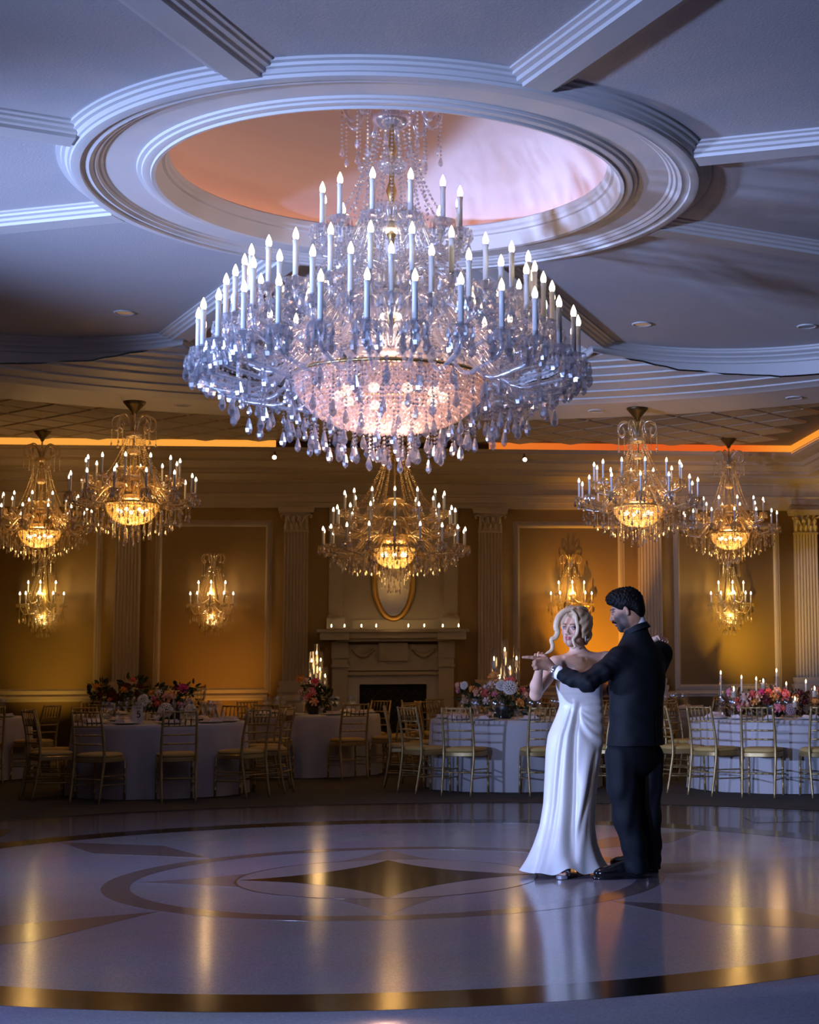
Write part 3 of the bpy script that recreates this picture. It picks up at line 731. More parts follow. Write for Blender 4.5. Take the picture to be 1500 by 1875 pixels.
# ---- wall sconces with candles and draped beads
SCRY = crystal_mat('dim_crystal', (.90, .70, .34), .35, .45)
SC1, SC2 = chain_mesh(.26, .024, .009, .08, .038), chain_mesh(.19, .024, .009, .07, .034)
def sconce(x, label, first=None):
    z = 1.85; k = .8
    root = thing('wall_sconce', label, 'sconce', (x, WY, z), 0, 'crystal wall sconces')
    obj('back_plate', MB().lathe([(.001, 0), (.05, .02), (.09, .3), (.05, .6), (.03, .9), (.001, 1.0)], 10, (0, 0, .1)), BRASS, root, scale=(1, .25, 1), loc=(0, -.02, 0))
    for i in range(6):
        a = PI + PI * (i + .5) / 6
        pts = bez([(.02, 0, .98), (.05, 0, 1.12), (.12, 0, 1.18), (.17, 0, 1.12), (.14, 0, 1.05), (.11, 0, 1.10)], 4)
        s_ = obj('scroll', MB().tube(pts, .010, 5), AMBARM, root, rz=a, loc=(0, -.04, 0)); obj('drop_chain', chain_mesh(.26, .02, .007, .05, .024), SCRY, s_, loc=(.16, 0, 1.1))
    bob, sle, bul = candle_parts(.13, k)
    for me, mm in ((bob, SCRY), (sle, SLEEVE), (bul, BULB)): me.materials.append(mm)
    for R, zb, n in ((.32, .44, 5), (.22, .60, 3)):
        pts = bez([(.03, 0, zb - .02), (R * .4, 0, zb - .10), (R * .8, 0, zb - .13), (R, 0, zb - .02)], 5)
        me = MB().tube(pts, .009, 5).mesh('arm')
        for i in range(n):
            a = PI + PI * (i + .5) / n
            A = obj('arm', me, AMBARM, root, rz=a, loc=(0, -.05, 0))
            obj('bobeche', bob, None, A, loc=(R, 0, zb)); obj('candle_sleeve', sle, None, A, loc=(R, 0, zb + .01)); obj('bulb', bul, None, A, loc=(R, 0, zb + .14))
            obj('drop_chain', SC1, SCRY, A, loc=(R, 0, zb - .03)); obj('drop_chain', SC2, SCRY, A, loc=(R * .6, 0, zb - .12)); obj('drop_chain', SC2, SCRY, A, loc=(R * .85, .05, zb - .06)); obj('drop_chain', SC2, SCRY, A, loc=(R * .85, -.05, zb - .06)); obj('drop_chain', SC1, SCRY, A, loc=(R * .42, .03, zb - .10))
    st = strand_mesh((.07, 0, 1.0), (.24, 0, .5), .03, .022, .0105)
    for i in range(10): obj('bead_strand', st, SCRY, root, rz=PI + PI * (i + .5) / 10, loc=(0, -.03, 0))['kind'] = 'stuff'
    P = []
    for q in range(9):
        t = q / 8; r = .13 * math.cos(t * 1.45); zz = .30 - .16 * math.sin(t * 1.45)
        for i in range(max(4, int(26 * r / .13))): P.append(rad(PI + PI * (i + .5) / max(4, int(26 * r / .13)), r, zz))
    obj('bead_basket', scatter('bead_basket', P, np.full(len(P), .012)), BASKA, root, loc=(0, -.03, 0))['kind'] = 'stuff'
    for i in range(5): obj('drop_chain', SC1, SCRY, root, loc=rad(PI + PI * (i + .5) / 5, .09, .22))
    for i in range(7): obj('drop_chain', SC1, SCRY, root, loc=rad(PI + PI * (i + .5) / 7, .16, .30))
    obj('basket_bulb', MB().sphere((0, -.09, .27), .022, 8, 6), BULB, root)
    return root
for x, l, e, c_ in ((-4.93, 'crystal wall sconce with lit candles below the leftmost chandelier', 9, (1, .66, .22)), (-2.55, 'crystal wall sconce alone on the panel left of the fireplace', 9, (1, .60, .24)),
                    (2.68, 'crystal wall sconce on the panel behind the bride', 11, (1, .62, .18)), (5.09, 'crystal wall sconce on the right panel below the far right chandelier', 11, (1, .66, .20))):
    sconce(x, l)
    light('sconce_glow', 'POINT', (x, WY - .28, 2.46), e, c_, .05); light('sconce_glow', 'POINT', (x, WY - .14, 2.12), e * .3, c_, .03)
# ================================================================== TABLES, CHAIRS AND TABLE SETTINGS
CLOTH = mat('ivory_tablecloth', (.46, .42, .41), .75, bump=.1, bscale=200, sheen=.2)
GOLDW = mat('gold_painted_wood', (.42, .29, .115), .36, .5)
CUSH = mat('ochre_seat_cushion', (.50, .33, .10), .7, bump=.15, bscale=150)
NAPK = mat('blush_napkin', (.66, .52, .48), .7)
PLATE = mat('ivory_china', (.70, .68, .62), .25)
WAX = mat('ivory_wax', (.80, .70, .55), .5)
FLAME = emat('candle_flame', (1.0, .72, .36), 22.0)

def ringed(p0, p1, r, m=5):
    """turned spindle with bamboo rings"""
    P = []; R = []; a, b = np.array(p0, float), np.array(p1, float)
    for i in range(m + 1):
        t = i / m
        if 0 < i < m:
            for d, q in ((-.012, 1.0), (0, 1.35), (.012, 1.0)): P.append(tuple(a + (b - a) * (t + d))); R.append(r * q)
        else: P.append(tuple(a + (b - a) * t)); R.append(r)
    return MB().tube(P, R, 6)
def make_chair():
    root = thing('ballroom_chair', 'gold chair', 'chair')
    st = MB(); pr = [(.02, .415), (.185, .415), (.20, .425), (.20, .44), (.18, .44)]
    v = []; f = []; n = 20
    def sq(a, s):
        x, y = math.cos(a), math.sin(a); p = 4.5; q = (abs(x) ** p + abs(y) ** p) ** (-1 / p)
        yy = y * q * s; return (x * q * s * (1.0 if yy > 0 else .95), yy)
    def sqloft(rows):
        b = MB(); v = []
        for s, z in rows:
            for i in range(n): x, y = sq(2 * PI * i / n + PI / n, s); v.append((x, y, z))
        f = [(k * n + i, k * n + (i + 1) % n, (k + 1) * n + (i + 1) % n, (k + 1) * n + i) for k in range(len(rows) - 1) for i in range(n)]
        f.append(tuple(range(n - 1, -1, -1))); f.append(tuple((len(rows) - 1) * n + i for i in range(n)))
        return b.add(v, f)
    obj('seat_frame', autosmooth(sqloft([(.20, .405), (.205, .41), (.205, .445), (.20, .45)]).mesh('seat_frame')), GOLDW, root)
    obj('seat_cushion', autosmooth(sqloft([(.19, .45), (.20, .462), (.197, .482), (.16, .497), (.08, .502)]).mesh('seat_cushion'), 60), CUSH, root)
    for s in (-1, 1):
        P = bez([(s * .165, -.255, 0), (s * .168, -.215, .22), (s * .172, -.185, .44), (s * .170, -.205, .66), (s * .163, -.262, .92)], 5)
        R = [.011 + .0035 * math.sin(PI * i / (len(P) - 1)) + (.003 if i % 4 == 2 else 0) for i in range(len(P))]
        obj('back_leg', MB().tube(P, R, 7), GOLDW, root)
        obj('front_leg', ringed((s * .175, .185, .41), (s * .178, .195, 0), .0125), GOLDW, root)
        obj('stretcher', ringed((s * .170, -.215, .27), (s * .176, .188, .26), .007, 4), GOLDW, root)
        obj('stretcher', ringed((s * .169, -.228, .18), (s * .177, .190, .17), .007, 4), GOLDW, root)
    obj('stretcher', ringed((-.176, .188, .22), (.176, .188, .22), .007, 5), GOLDW, root)
    obj('stretcher', ringed((-.169, -.218, .24), (.169, -.218, .24), .007, 5), GOLDW, root)
    for z, y in ((.905, -.258), (.765, -.228), (.675, -.209), (.585, -.196)):
        obj('back_rail', ringed((-.163, y, z), (.163, y, z), .0085, 5), GOLDW, root)
    for i in range(5):
        x = -.109 + i * .0545; obj('spindle', ringed((x, -.228, .765), (x, -.258, .905), .0065, 2), GOLDW, root)
    return root
CHAIR = make_chair(); chair_used = [False]
def put_chair(x, y, rz, label):
    if not chair_used[0]:
        chair_used[0] = True; o = CHAIR; o.location = (x, y, .004); o.rotation_euler = (0, 0, rz)
    else: o = copy_tree(CHAIR, loc=(x, y, .004), rz=rz)
    o['label'] = label; o['group'] = 'gold ballroom chairs'
    return o
def cloth_mesh(R, seed):
    rnd = random.Random(seed); ph = [rnd.random() * 6.28 for _ in range(4)]; N = 144; rows = [(0, .762), (R * .7, .762), (R - .006, .762), (R + .004, .757)]
    v = [(0, 0, .762)]; f = []
    rings = [(R * .6, .762, 0), (R - .008, .762, 0), (R + .003, .755, .0)] + [(R + .006 + .028 * (1 - z / .74), z, (1 - z / .76) ** .8) for z in (.70, .60, .46, .30, .14, .006)]
    for r, z, k in rings:
        for i in range(N):
            a = 2 * PI * i / N
            w_ = .5 * math.sin(11 * a + ph[0]) + .35 * math.sin(17 * a + ph[1]) + .25 * math.sin(27 * a + ph[2]) + .2 * math.sin(5 * a + ph[3])
            q = r + .030 * k * w_
            v.append((q * math.cos(a), q * math.sin(a), z))
    for i in range(N): f.append((0, 1 + i, 1 + (i + 1) % N))
    for k in range(len(rings) - 1):
        for i in range(N):
            j = (i + 1) % N; f.append((1 + k * N + i, 1 + (k + 1) * N + i, 1 + (k + 1) * N + j, 1 + k * N + j))
    return autosmooth(MB().add(v, f).mesh('tablecloth'), 60)
wg = MB().lathe([(.001, .002), (.034, .002), (.034, .005), (.006, .010), (.004, .03), (.004, .105), (.012, .115), (.034, .140), (.041, .170), (.037, .205), (.033, .225)], 12).mesh('wine_glass')
wg.materials.append(GLASS)
tg = MB().lathe([(.001, .002), (.03, .002), (.034, .10), (.036, .12)], 12).mesh('tumbler'); tg.materials.append(GLASS)
pl = autosmooth(MB().lathe([(.001, .006), (.09, .006), (.145, .018), (.15, .020), (.145, .014), (.09, .0015), (.001, .0015)], 24).mesh('dinner_plate')); pl.materials.append(PLATE)
nb = MB(); nb.add([(-.06, -.10, .0), (.06, -.10, 0), (.055, .10, 0), (-.055, .10, 0), (-.05, -.09, .024), (.03, -.095, .034), (.045, .09, .022), (-.04, .095, .030)], [(0, 3, 2, 1), (4, 5, 6, 7), (0, 1, 5, 4), (1, 2, 6, 5), (2, 3, 7, 6), (3, 0, 4, 7)])
nk = nb.mesh('napkin', False); nk.materials.append(NAPK)
TABLES = dict(
    A=((-2.47, 17.45), .92, 'front left table', [210, 248, 286, 322, 349, 25, 62, 98, 134, 172]),
    B=((-1.00, 20.45), .88, 'table left of fireplace', [250, 296, 333, 10, 50, 90, 130, 170, 212]),
    C=((1.42, 17.70), .95, 'front table left of bride', [213, 240, 278, 316, 355, 30, 68, 105, 142, 178]),
    D=((4.45, 17.05), 1.12, 'front right table', [197, 221, 243, 268, 292, 318, 20, 60, 100, 135]),
    E=((-5.40, 20.50), .88, 'back table at left edge', [300, 335, 100, 140]),
    G=((-3.42, 21.62), .78, 'dim table behind front left one', [262, 312, 55, 125]),
    I=((1.50, 21.45), .80, 'back table right of fireplace', [180, 222, 262, 302, 50, 90, 130]),
    F=((3.62, 21.45), .80, 'back table behind groom', [232, 268, 305, 342, 30, 90, 150]))
ORD = ['first', 'second', 'third', 'fourth', 'fifth', 'sixth', 'seventh', 'eighth']
TZ = .764
for key, ((tx, ty), R, desc, degs) in TABLES.items():
    t = thing('round_table', desc + ' in a floor length ivory cloth', 'table', (tx, ty, .005), 0, 'cloth draped round tables')
    obj('tablecloth', cloth_mesh(R, ord(key)), CLOTH, t)
    front = sorted([d for d in degs if math.sin(math.radians(d)) < 0], key=lambda d: math.cos(math.radians(d)))
    rear = sorted([d for d in degs if math.sin(math.radians(d)) >= 0], key=lambda d: math.cos(math.radians(d)))
    for side, ds in (('near', front), ('wall', rear)):
        for i, d in enumerate(ds):
            a = math.radians(d); rr = R + .265
            put_chair(tx + rr * math.cos(a), ty + rr * math.sin(a), a + PI / 2 + random.uniform(-.09, .09), 'gold chair, %s from left on %s side of %s' % (ORD[i], side, desc))
    for i, d in enumerate(degs):
        a = math.radians(d); c, s = math.cos(a), math.sin(a)
        def P(r, off): return (tx + r * c - off * s, ty + r * s + off * c, TZ + .005)
        o = obj('dinner_plate', pl, loc=P(R - .19, 0)); tag(o, 'ivory dinner plate laid on the ' + desc, 'plate', 'plates on the ' + desc)
        o = obj('napkin', nk, loc=P(R - .17, .0)[:2] + (TZ + .026,), rz=a + PI / 2 + random.uniform(-.4, .4)); tag(o, 'folded blush napkin on a plate on the ' + desc, 'napkin', 'napkins on the ' + desc)
        if (key == 'C' and d == 178) or (key == 'D' and d in (221, 268)): continue
        for q, (r_, of) in enumerate(((R - .32, .13), (R - .34, .045))):
            o = obj('wine_glass', wg, loc=P(r_, of)); tag(o, 'clear stemmed wine glass set on the ' + desc, 'glass', 'wine glasses on the ' + desc)
        o = obj('tumbler', tg, loc=P(R - .27, -.13)); tag(o, 'clear straight water glass set on the ' + desc, 'glass', 'water glasses on the ' + desc)

# ---- flowers
def rose(name, colr, r=.05):
    b = MB()
    for ring_, (np_, rr, zz, tilt, w_) in enumerate(((6, .95, -.15, .9, .62), (5, .72, .05, .55, .56), (5, .48, .2, .25, .46), (3, .25, .3, .05, .36))):
        for i in range(np_):
            a = 2 * PI * (i + ring_ * .37) / np_; P = []
            for u in (0, .5, 1):
                for s in (-1, 0, 1):
                    rad_ = rr * (.35 + .65 * u) * (1 - .12 * abs(s)); ang = a + s * w_ * (.5 + .5 * u) * .9 / max(rr, .35) * .5
                    z = zz - .45 + u * (.75 - tilt * .55) + (0 if s else -.05)
                    P.append((r * rad_ * math.cos(ang), r * rad_ * math.sin(ang), r * z))
            b.add(P, [(0, 1, 4, 3), (1, 2, 5, 4), (3, 4, 7, 6), (4, 5, 8, 7)])
    b.sphere((0, 0, -.1 * r), r * .45, 6, 4)
    me = b.mesh(name); me.materials.append(mat('petal_' + name, colr, .6, noise=.12, nscale=40)); return me
FL = dict(pink=rose('pink_rose', (.80, .25, .30)), magenta=rose('magenta_rose', (.75, .06, .20)), coral=rose('coral_rose', (.88, .18, .15)), peach=rose('peach_rose', (.88, .48, .28)),
          orange=rose('orange_rose', (.85, .36, .07)), blush=rose('blush_rose', (.80, .60, .52)), burg=rose('burgundy_rose', (.12, .012, .018)))
def hydr(name, colr):
    P = []; rnd = random.Random(3)
    for i in range(90):
        z = 1 - 1.7 * i / 90; a = i * 2.4; q = math.sqrt(max(0, 1 - z * z)); P.append((.042 * q * math.cos(a), .042 * q * math.sin(a), .034 * z))
    me = scatter(name, P, np.full(len(P), .0085)); me.materials.append(mat('petal_' + name, colr, .7, noise=.1, nscale=40)); return me
FL['white'] = hydr('white_hydrangea', (.80, .74, .66)); FL['lilac'] = hydr('lilac_hydrangea', (.40, .28, .33))
GREEN = mat('dark_foliage', (.028, .045, .014), .5, noise=.4, nscale=30); BRONZE = mat('bronze_foliage', (.09, .045, .02), .5, noise=.4, nscale=30)
VASE = mat('dark_vase', (.03, .03, .03), .3)
def foliage(name, blobs, n, size, seed):
    """many leaves around blob centres (x, y, z, radius)"""
    rnd = np.random.RandomState(seed); V = []; T = []; o = 0
    base = np.array([(0, 0, 0), (.35, .22, .04), (.75, .18, .02), (1, 0, -.08), (.75, -.18, .02), (.35, -.22, .04), (.5, 0, -.03)])
    tris = np.array([(0, 1, 6), (1, 2, 6), (2, 3, 6), (3, 4, 6), (4, 5, 6), (5, 0, 6)])
    for i in range(n):
        x, y, z, r = blobs[i % len(blobs)]; d = rnd.randn(3); d /= np.linalg.norm(d); p = np.array((x, y, z)) + d * r * rnd.rand() ** .4; p[2] = max(p[2], .06)
        d2 = d + rnd.randn(3) * .5; d2 /= np.linalg.norm(d2); up = np.cross(d2, rnd.randn(3)); up /= np.linalg.norm(up); sd = np.cross(up, d2); s = size * (.6 + .8 * rnd.rand())
        q_ = p + (base[:, :1] * d2 + base[:, 1:2] * sd + base[:, 2:] * up) * s; q_[:, 2] = np.maximum(q_[:, 2], .012); V.append(q_); T.append(tris + o); o += 7
    return tri_mesh(name, np.concatenate(V), np.concatenate(T))
def arrangement(label, loc, flowers, blobs, n, seed, leafm=GREEN, leaf=.07, vase=.12):
    root = thing('flower_arrangement', label, 'flowers', loc, 0, 'table flower arrangements')
    obj('vase', autosmooth(MB().lathe([(.001, 0), (vase * .55, 0), (vase * .7, .02), (vase, .10), (vase * .95, .14), (vase * .8, .13)], 16).mesh('vase')), VASE, root)
    obj('foliage', foliage('foliage', blobs, n, leaf, seed), leafm, root)['kind'] = 'stuff'
    rnd = random.Random(seed)
    for (x, y, z, c_, s) in flowers:
        d = Vector((x, y - .25, max(z - .10, .05))).normalized(); q = d.to_track_quat('Z', 'Y').to_euler()
        obj(FL[c_].name, FL[c_], None, root, loc=(x, y, z), rot=q, scale=s)
    return root
def px_flowers(cx, Y, lst, mpp, y0):
    """flower spots given in photo pixels relative to the table, laid out at depth Y"""
    rnd = random.Random(int(cx * 10))
    return [((x - cx) * mpp, rnd.uniform(-.22, -.10), (y0 - y) * mpp, c_, s * 1.12) for x, y, c_, s in lst]
m_ = 17.45 / 2841
arrangement('pink and white roses and hydrangeas on the table with the number card', (-2.35, 17.40, TZ + .005), px_flowers(290, 17.4,
    [(243, 1283, 'white', 1.3), (262, 1280, 'pink', 1.0), (268, 1288, 'coral', 1.0), (283, 1275, 'peach', 1.0), (293, 1276, 'peach', 1.25), (283, 1300, 'white', 1.5), (300, 1262, 'burg', 1.0), (313, 1260, 'magenta', 1.2), (322, 1290, 'blush', 1.5), (327, 1300, 'white', 1.2), (308, 1290, 'pink', .7), (272, 1268, 'blush', .8), (256, 1268, 'orange', .7)], m_, 1322),
    [(-.18, 0, .26, .14), (.02, .02, .28, .16), (.17, 0, .27, .15), (0, .0, .14, .13)], 260, 5)
m_ = 21.5 / 2841
arrangement('dark burgundy and rust flowers on the dim back table', (-3.62, 21.6, TZ + .005), px_flowers(215, 21.5,
    [(180, 1256, 'orange', 1.1), (186, 1272, 'burg', 1.5), (205, 1268, 'burg', 1.2), (228, 1262, 'orange', 1.0), (244, 1246, 'coral', 1.0), (232, 1256, 'burg', 1.2), (214, 1276, 'burg', 1.2), (256, 1258, 'burg', 1.1), (204, 1280, 'pink', .7), (252, 1272, 'burg', 1.2)], m_, 1306),
    [(-.22, 0, .27, .16), (.0, 0, .22, .14), (.20, 0, .34, .17), (0, .0, .12, .12)], 320, 6, GREEN, .09)
m_ = 20.45 / 2841
arrangement('orange and pink flowers below tall candles left of the fireplace', (-.96, 20.40, TZ + .005), px_flowers(580, 20.4,
    [(556, 1242, 'orange', 1.2), (567, 1245, 'blush', 1.0), (582, 1247, 'magenta', 1.2), (576, 1262, 'pink', 1.0), (581, 1268, 'pink', .8), (566, 1276, 'pink', .9), (581, 1283, 'peach', 1.2), (557, 1265, 'blush', .9), (572, 1272, 'coral', .8)], m_, 1306),
    [(.06, .02, .22, .13), (.14, .02, .20, .13), (-.05, .05, .30, .12), (.05, 0, .08, .12)], 300, 7)
m_ = 17.7 / 2841
arrangement('white, coral and peach flowers spilling left below tall candles behind the bride', (1.30, 17.62, TZ + .005), px_flowers(925, 17.6,
    [(838, 1257, 'peach', .9), (850, 1258, 'white', .9), (838, 1267, 'pink', .6), (862, 1263, 'orange', .8), (872, 1268, 'peach', 1.2), (887, 1270, 'coral', 1.2), (888, 1260, 'blush', .7), (904, 1273, 'pink', .7), (902, 1240, 'orange', 1.4), (917, 1258, 'white', 1.2), (932, 1262, 'white', 1.6), (935, 1248, 'coral', 1.0), (928, 1249, 'coral', .9), (898, 1255, 'blush', 1.0), (957, 1266, 'coral', .9), (961, 1274, 'peach', .8), (954, 1290, 'orange', .9), (950, 1285, 'orange', .7), (888, 1285, 'blush', .9)], m_, 1318),
    [(-.40, 0, .24, .12), (-.22, 0, .27, .12), (0, 0, .28, .16), (.10, 0, .14, .14), (.0, 0, .08, .14), (.16, .03, .24, .14)], 380, 8)
m_ = 17.2 / 2841
arrangement('long low bank of coral, peach and pink roses on the right edge table', (4.25, 17.02, TZ + .005), px_flowers(1410, 17.0,
    [(1322, 1272, 'pink', 1.1), (1332, 1288, 'coral', .9), (1348, 1284, 'blush', 1.4), (1356, 1296, 'peach', 1.3), (1363, 1276, 'coral', .9), (1373, 1281, 'peach', 1.1), (1380, 1272, 'magenta', .8), (1397, 1272, 'coral', .9), (1408, 1280, 'orange', 1.1), (1411, 1270, 'peach', 1.0), (1425, 1277, 'coral', 1.5), (1410, 1302, 'pink', 1.1), (1420, 1302, 'coral', .8), (1447, 1282, 'orange', 1.0), (1437, 1305, 'lilac', 1.3), (1481, 1290, 'orange', 1.3), (1484, 1270, 'coral', 1.2), (1498, 1285, 'peach', 1.0), (1338, 1300, 'pink', 1.0), (1368, 1290, 'orange', .8), (1455, 1275, 'burg', 1.2), (1465, 1290, 'burg', 1.3), (1390, 1288, 'burg', 1.0)], m_, 1320),
    [(-.45, 0, .14, .14), (-.22, 0, .16, .15), (0, 0, .17, .16), (.22, 0, .16, .16), (.42, 0, .15, .15)], 520, 9, BRONZE)

# ---- candles
flm = MB().lathe([(.001, 0), (.006, .006), (.007, .014), (.004, .028), (.0005, .038)], 8).mesh('flame'); flm.materials.append(FLAME)
def candle(name, label, loc, r, h, glass=None, stand=0., group=None):
    root = thing(name, label, 'candle', loc, 0, group)
    if stand:
        obj('stem', MB().lathe([(.001, 0), (.035, 0), (.035, .006), (.006, .012), (.005, stand - .03), (.03, stand - .008), (.03, stand), (.001, stand)], 10), GLASS, root)
    obj('wax', MB().lathe([(.001, stand), (r, stand), (r, stand + h - .004), (r * .8, stand + h), (.001, stand + h - .002)], 10), WAX, root)
    obj('flame', flm, None, root, loc=(0, 0, stand + h + .004), scale=1.25 if r > .015 else 1.1)
    if glass:
        gr, gh, gz = glass
        obj('glass_cylinder', MB().lathe([(.001, gz + .002), (gr, gz + .002), (gr, gz + gh), (gr - .003, gz + gh), (gr - .003, gz + .005)], 14), GLASS, root)
    return root
def world_at(x, y, Y):
    d = _r2 * ((x - PPX) / F_PX) - _u2 * ((y - 937.5) / F_PX) + _f; t = Y / d.y
    return (d.x * t, Y, H_CAM + d.z * t)
POS = ['leftmost', 'second from left', 'middle', 'second from right', 'rightmost', 'sixth']
for Y, lst, desc in ((20.78, [(571, 1210), (580, 1196), (586, 1226), (587.5, 1209), (595.5, 1238)], 'left of the fireplace'), (18.02, [(905, 1207), (915, 1240), (924.5, 1190), (934, 1224), (946, 1206)], 'between fireplace and bride')):
    for i, (x, y) in enumerate(sorted(lst)):
        p = world_at(x, y, Y - .12 + .095 * i); top = p[2] - .02; h = .085; stand = top - h - TZ - .005
        candle('tall_candle_stand', 'pillar candle in tall glass cylinder, %s of five %s' % (POS[i], desc), (p[0], p[1], TZ + .005), .024, h, (.042, stand + h + .14, 0), stand, 'tall candle stands')
    light('candle_glow', 'POINT', (p[0] - .05, Y - .12, p[2] + .12), 3.0, (1, .58, .22), .08)
for i, (x, y) in enumerate([(1320, 1232), (1358, 1240), (1385, 1243), (1422, 1228), (1440, 1252), (1476, 1248)]):
    p = world_at(x, y, 17.24 + .09 * (i % 3)); top = p[2] - .02
    candle('taper_candle', 'thin tapered candle, %s of six on the right edge table' % ['first', 'second', 'third', 'fourth', 'fifth', 'last'][i], (p[0], p[1], TZ + .005), .0105, .30, (.038, top - TZ - .05, 0) if i in (0, 3) else None, top - .30 - TZ - .005, 'taper candles')
for i, (x, y) in enumerate([(1344, 1262), (1398, 1247), (1456, 1280), (1492, 1261)]):
    p = world_at(x, y, 17.4 if i == 1 else 16.67); top = p[2] - .02
    candle('votive_candle', 'short pillar candle in a glass cup, %s among the right edge flowers' % ['first from left', 'tall second', 'low third', 'last'][i], (p[0], p[1], TZ + .005), .026, .07, (.045, .13, top - .07 - TZ - .012), top - .07 - TZ - .005, 'glass cup candles')
light('candle_glow', 'POINT', (4.2, 16.8, 1.30), 2.4, (1, .55, .22), .10)
for i, x in enumerate((607, 631, 662, 689, 748, 777, 811, 840)):
    p = world_at(x, 1150, WY - .30)
    candle('votive_candle', 'small lit votive candle on the mantel, %s from the left' % ORD[i], (p[0], p[1], 1.9215), .020, .03, (.028, .055, 0), 0, 'mantel votives')
light('candle_glow', 'POINT', (AX, WY - .45, 2.02), 1.2, (1, .6, .25), .12)
# ---- number card on the front left table
p = world_at(252, 1305, 16.95)
cdn = thing('table_number_card', 'white table card numbered 5 in an easel on the front left table', 'card', (p[0], p[1], TZ + .005), -.12)
CARD = mat('card_paper', (.70, .68, .62), .7); INK = mat('black_ink', (.03, .03, .03), .7)
obj('card', MB().box((0, 0, .095), (.115, .004, .19)).mesh('card', False), CARD, cdn)
obj('easel', MB().box((0, .03, .05), (.05, .06, .10)).mesh('easel', False), GOLDW, cdn)
fc = bpy.data.curves.new('numeral', 'FONT'); fc.body = '5'; fc.size = .11; fc.align_x = 'CENTER'; fc.extrude = .0005
fo = bpy.data.objects.new('numeral', fc); col.objects.link(fo)
dg = bpy.context.evaluated_depsgraph_get(); nm = bpy.data.meshes.new_from_object(fo.evaluated_get(dg)); bpy.data.objects.remove(fo)
obj('numeral', nm, INK, cdn, loc=(.012, -.0028, .065), rot=(PI / 2, 0, 0))
obj('text_line', MB().box((.012, -.0025, .165), (.05, .001, .006)).mesh('text_line', False), INK, cdn)
# ---- ceiling fittings
for i, (x, y, z, l) in enumerate(((228, 572, 4.5, 'recessed round downlight in the left rear ceiling bay'), (1176, 593, 4.5, 'recessed round downlight in the shaded right ceiling bay'), (1478, 597, 4.5, 'recessed round downlight at the right edge of the ceiling'),
                                  (1455, 728, 4.2, 'recessed round downlight in the ring soffit at the right edge'), (1092, 752, 4.2, 'recessed round downlight in the ring soffit left of the right chandelier'), (335, 742, 4.2, 'recessed round downlight in the ring soffit right of the left chandelier'))):
    d = _r2 * ((x - PPX) / F_PX) - _u2 * ((y - 937.5) / F_PX) + _f; t = (z - H_CAM) / d.z
    r_ = thing('recessed_downlight', l, 'downlight', (d.x * t, d.y * t, z - .012), 0, 'recessed downlights')
    obj('trim_ring', MB().lathe([(.07, .012), (.075, .004), (.09, .0), (.095, .006), (.095, .012)], 24), PLASTER, r_); obj('lens', MB().lathe([(.001, .0075), (.07, .0075)], 24), mat('downlight_lens', (.25, .25, .26), .3), r_)
for x, l in ((-1.63, 'tiny glowing spotlight on the cornice at left'), (1.93, 'tiny glowing spotlight on the cornice at right')):
    p = (x, WY - .88, 4.345)
    r_ = thing('track_spotlight', l, 'spotlight', p, 0, 'cornice spotlights')
    obj('housing', MB().tube([(0, .10, .05), (0, .06, .03), (0, -.01, .0)], [.02, .03, .034], 10), DKBRONZE, r_); obj('lamp_face', MB().sphere((0, -.02, -.004), (.03, .012, .03), 10, 6), BULB, r_)
    obj('bracket', MB().tube([(0, .06, .03), (0, .06, .09), (0, .30, .03)], .008, 5), DKBRONZE, r_)
# ---- floor uplighters behind the tables
for (x, y, tg, e, c_), l in zip(UPLIGHTS, ('small black floor uplighter behind the bride', 'small black floor uplighter behind the front right table', 'small black floor uplighter by the wall left of the fireplace', 'small black floor uplighter by the far left wall')):
    r_ = thing('floor_uplighter', l, 'uplight', (x, y, .005), 0, 'floor uplighters')
    obj('can', MB().lathe([(.001, 0), (.07, 0), (.075, .02), (.065, .16), (.06, .16), (.055, .05), (.001, .05)], 16), VASE, r_); obj('lens', MB().lathe([(.001, .12), (.058, .12)], 16), emat('uplighter_lens', c_, 3.0), r_)
# ================================================================== PEOPLE
# bodies are grown as one smooth surface from distance fields, meshed with surface nets
def V3(*a): return np.array(a, float)
def cone(p, a, b, ra, rb):
    a = np.asarray(a, float); b = np.asarray(b, float); d = b - a
    t = np.clip(((p - a) @ d) / (d @ d), 0, 1); q = p - a - t[:, None] * d
    return np.sqrt((q * q).sum(1)) - (ra + (rb - ra) * t)
def ell(p, c, r, R=None):
    q = p - np.asarray(c, float)
    if R is not None: q = q @ R
    r = np.asarray(r, float); k0 = np.sqrt(((q / r) ** 2).sum(1)); k1 = np.sqrt(((q / r ** 2) ** 2).sum(1)) + 1e-9
    return k0 * (k0 - 1) / k1
def su(a, b, k):
    h = np.maximum(k - np.abs(a - b), 0) / k; return np.minimum(a, b) - h * h * k * .25
def ss(a, b, k):
    """a minus b, smooth"""
    h = np.maximum(k - np.abs(a + b), 0) / k; return np.maximum(a, -b) + h * h * k * .25
def near(p, c, r, f):
    """evaluate f only inside a ball; outside, the distance to the ball keeps the field positive"""
    q = p - np.asarray(c, float); dd = np.sqrt((q * q).sum(1)); out = np.maximum(dd - r * .7, .02); m = dd < r
    if m.any(): out[m] = f(p[m])
    return out
def chain(p, pts, rs, k=.02):
    d = None
    for i in range(len(pts) - 1):
        c = cone(p, pts[i], pts[i + 1], rs[i], rs[i + 1]); d = c if d is None else su(d, c, k)
    return d
def frame_of(fwd, up=(0, 0, 1)):
    """columns: right, forward, up"""
    f = np.asarray(fwd, float); f = f / np.linalg.norm(f); u = np.asarray(up, float); r = np.cross(f, u); r /= np.linalg.norm(r); u = np.cross(r, f)
    return np.stack([r, f, u], 1)
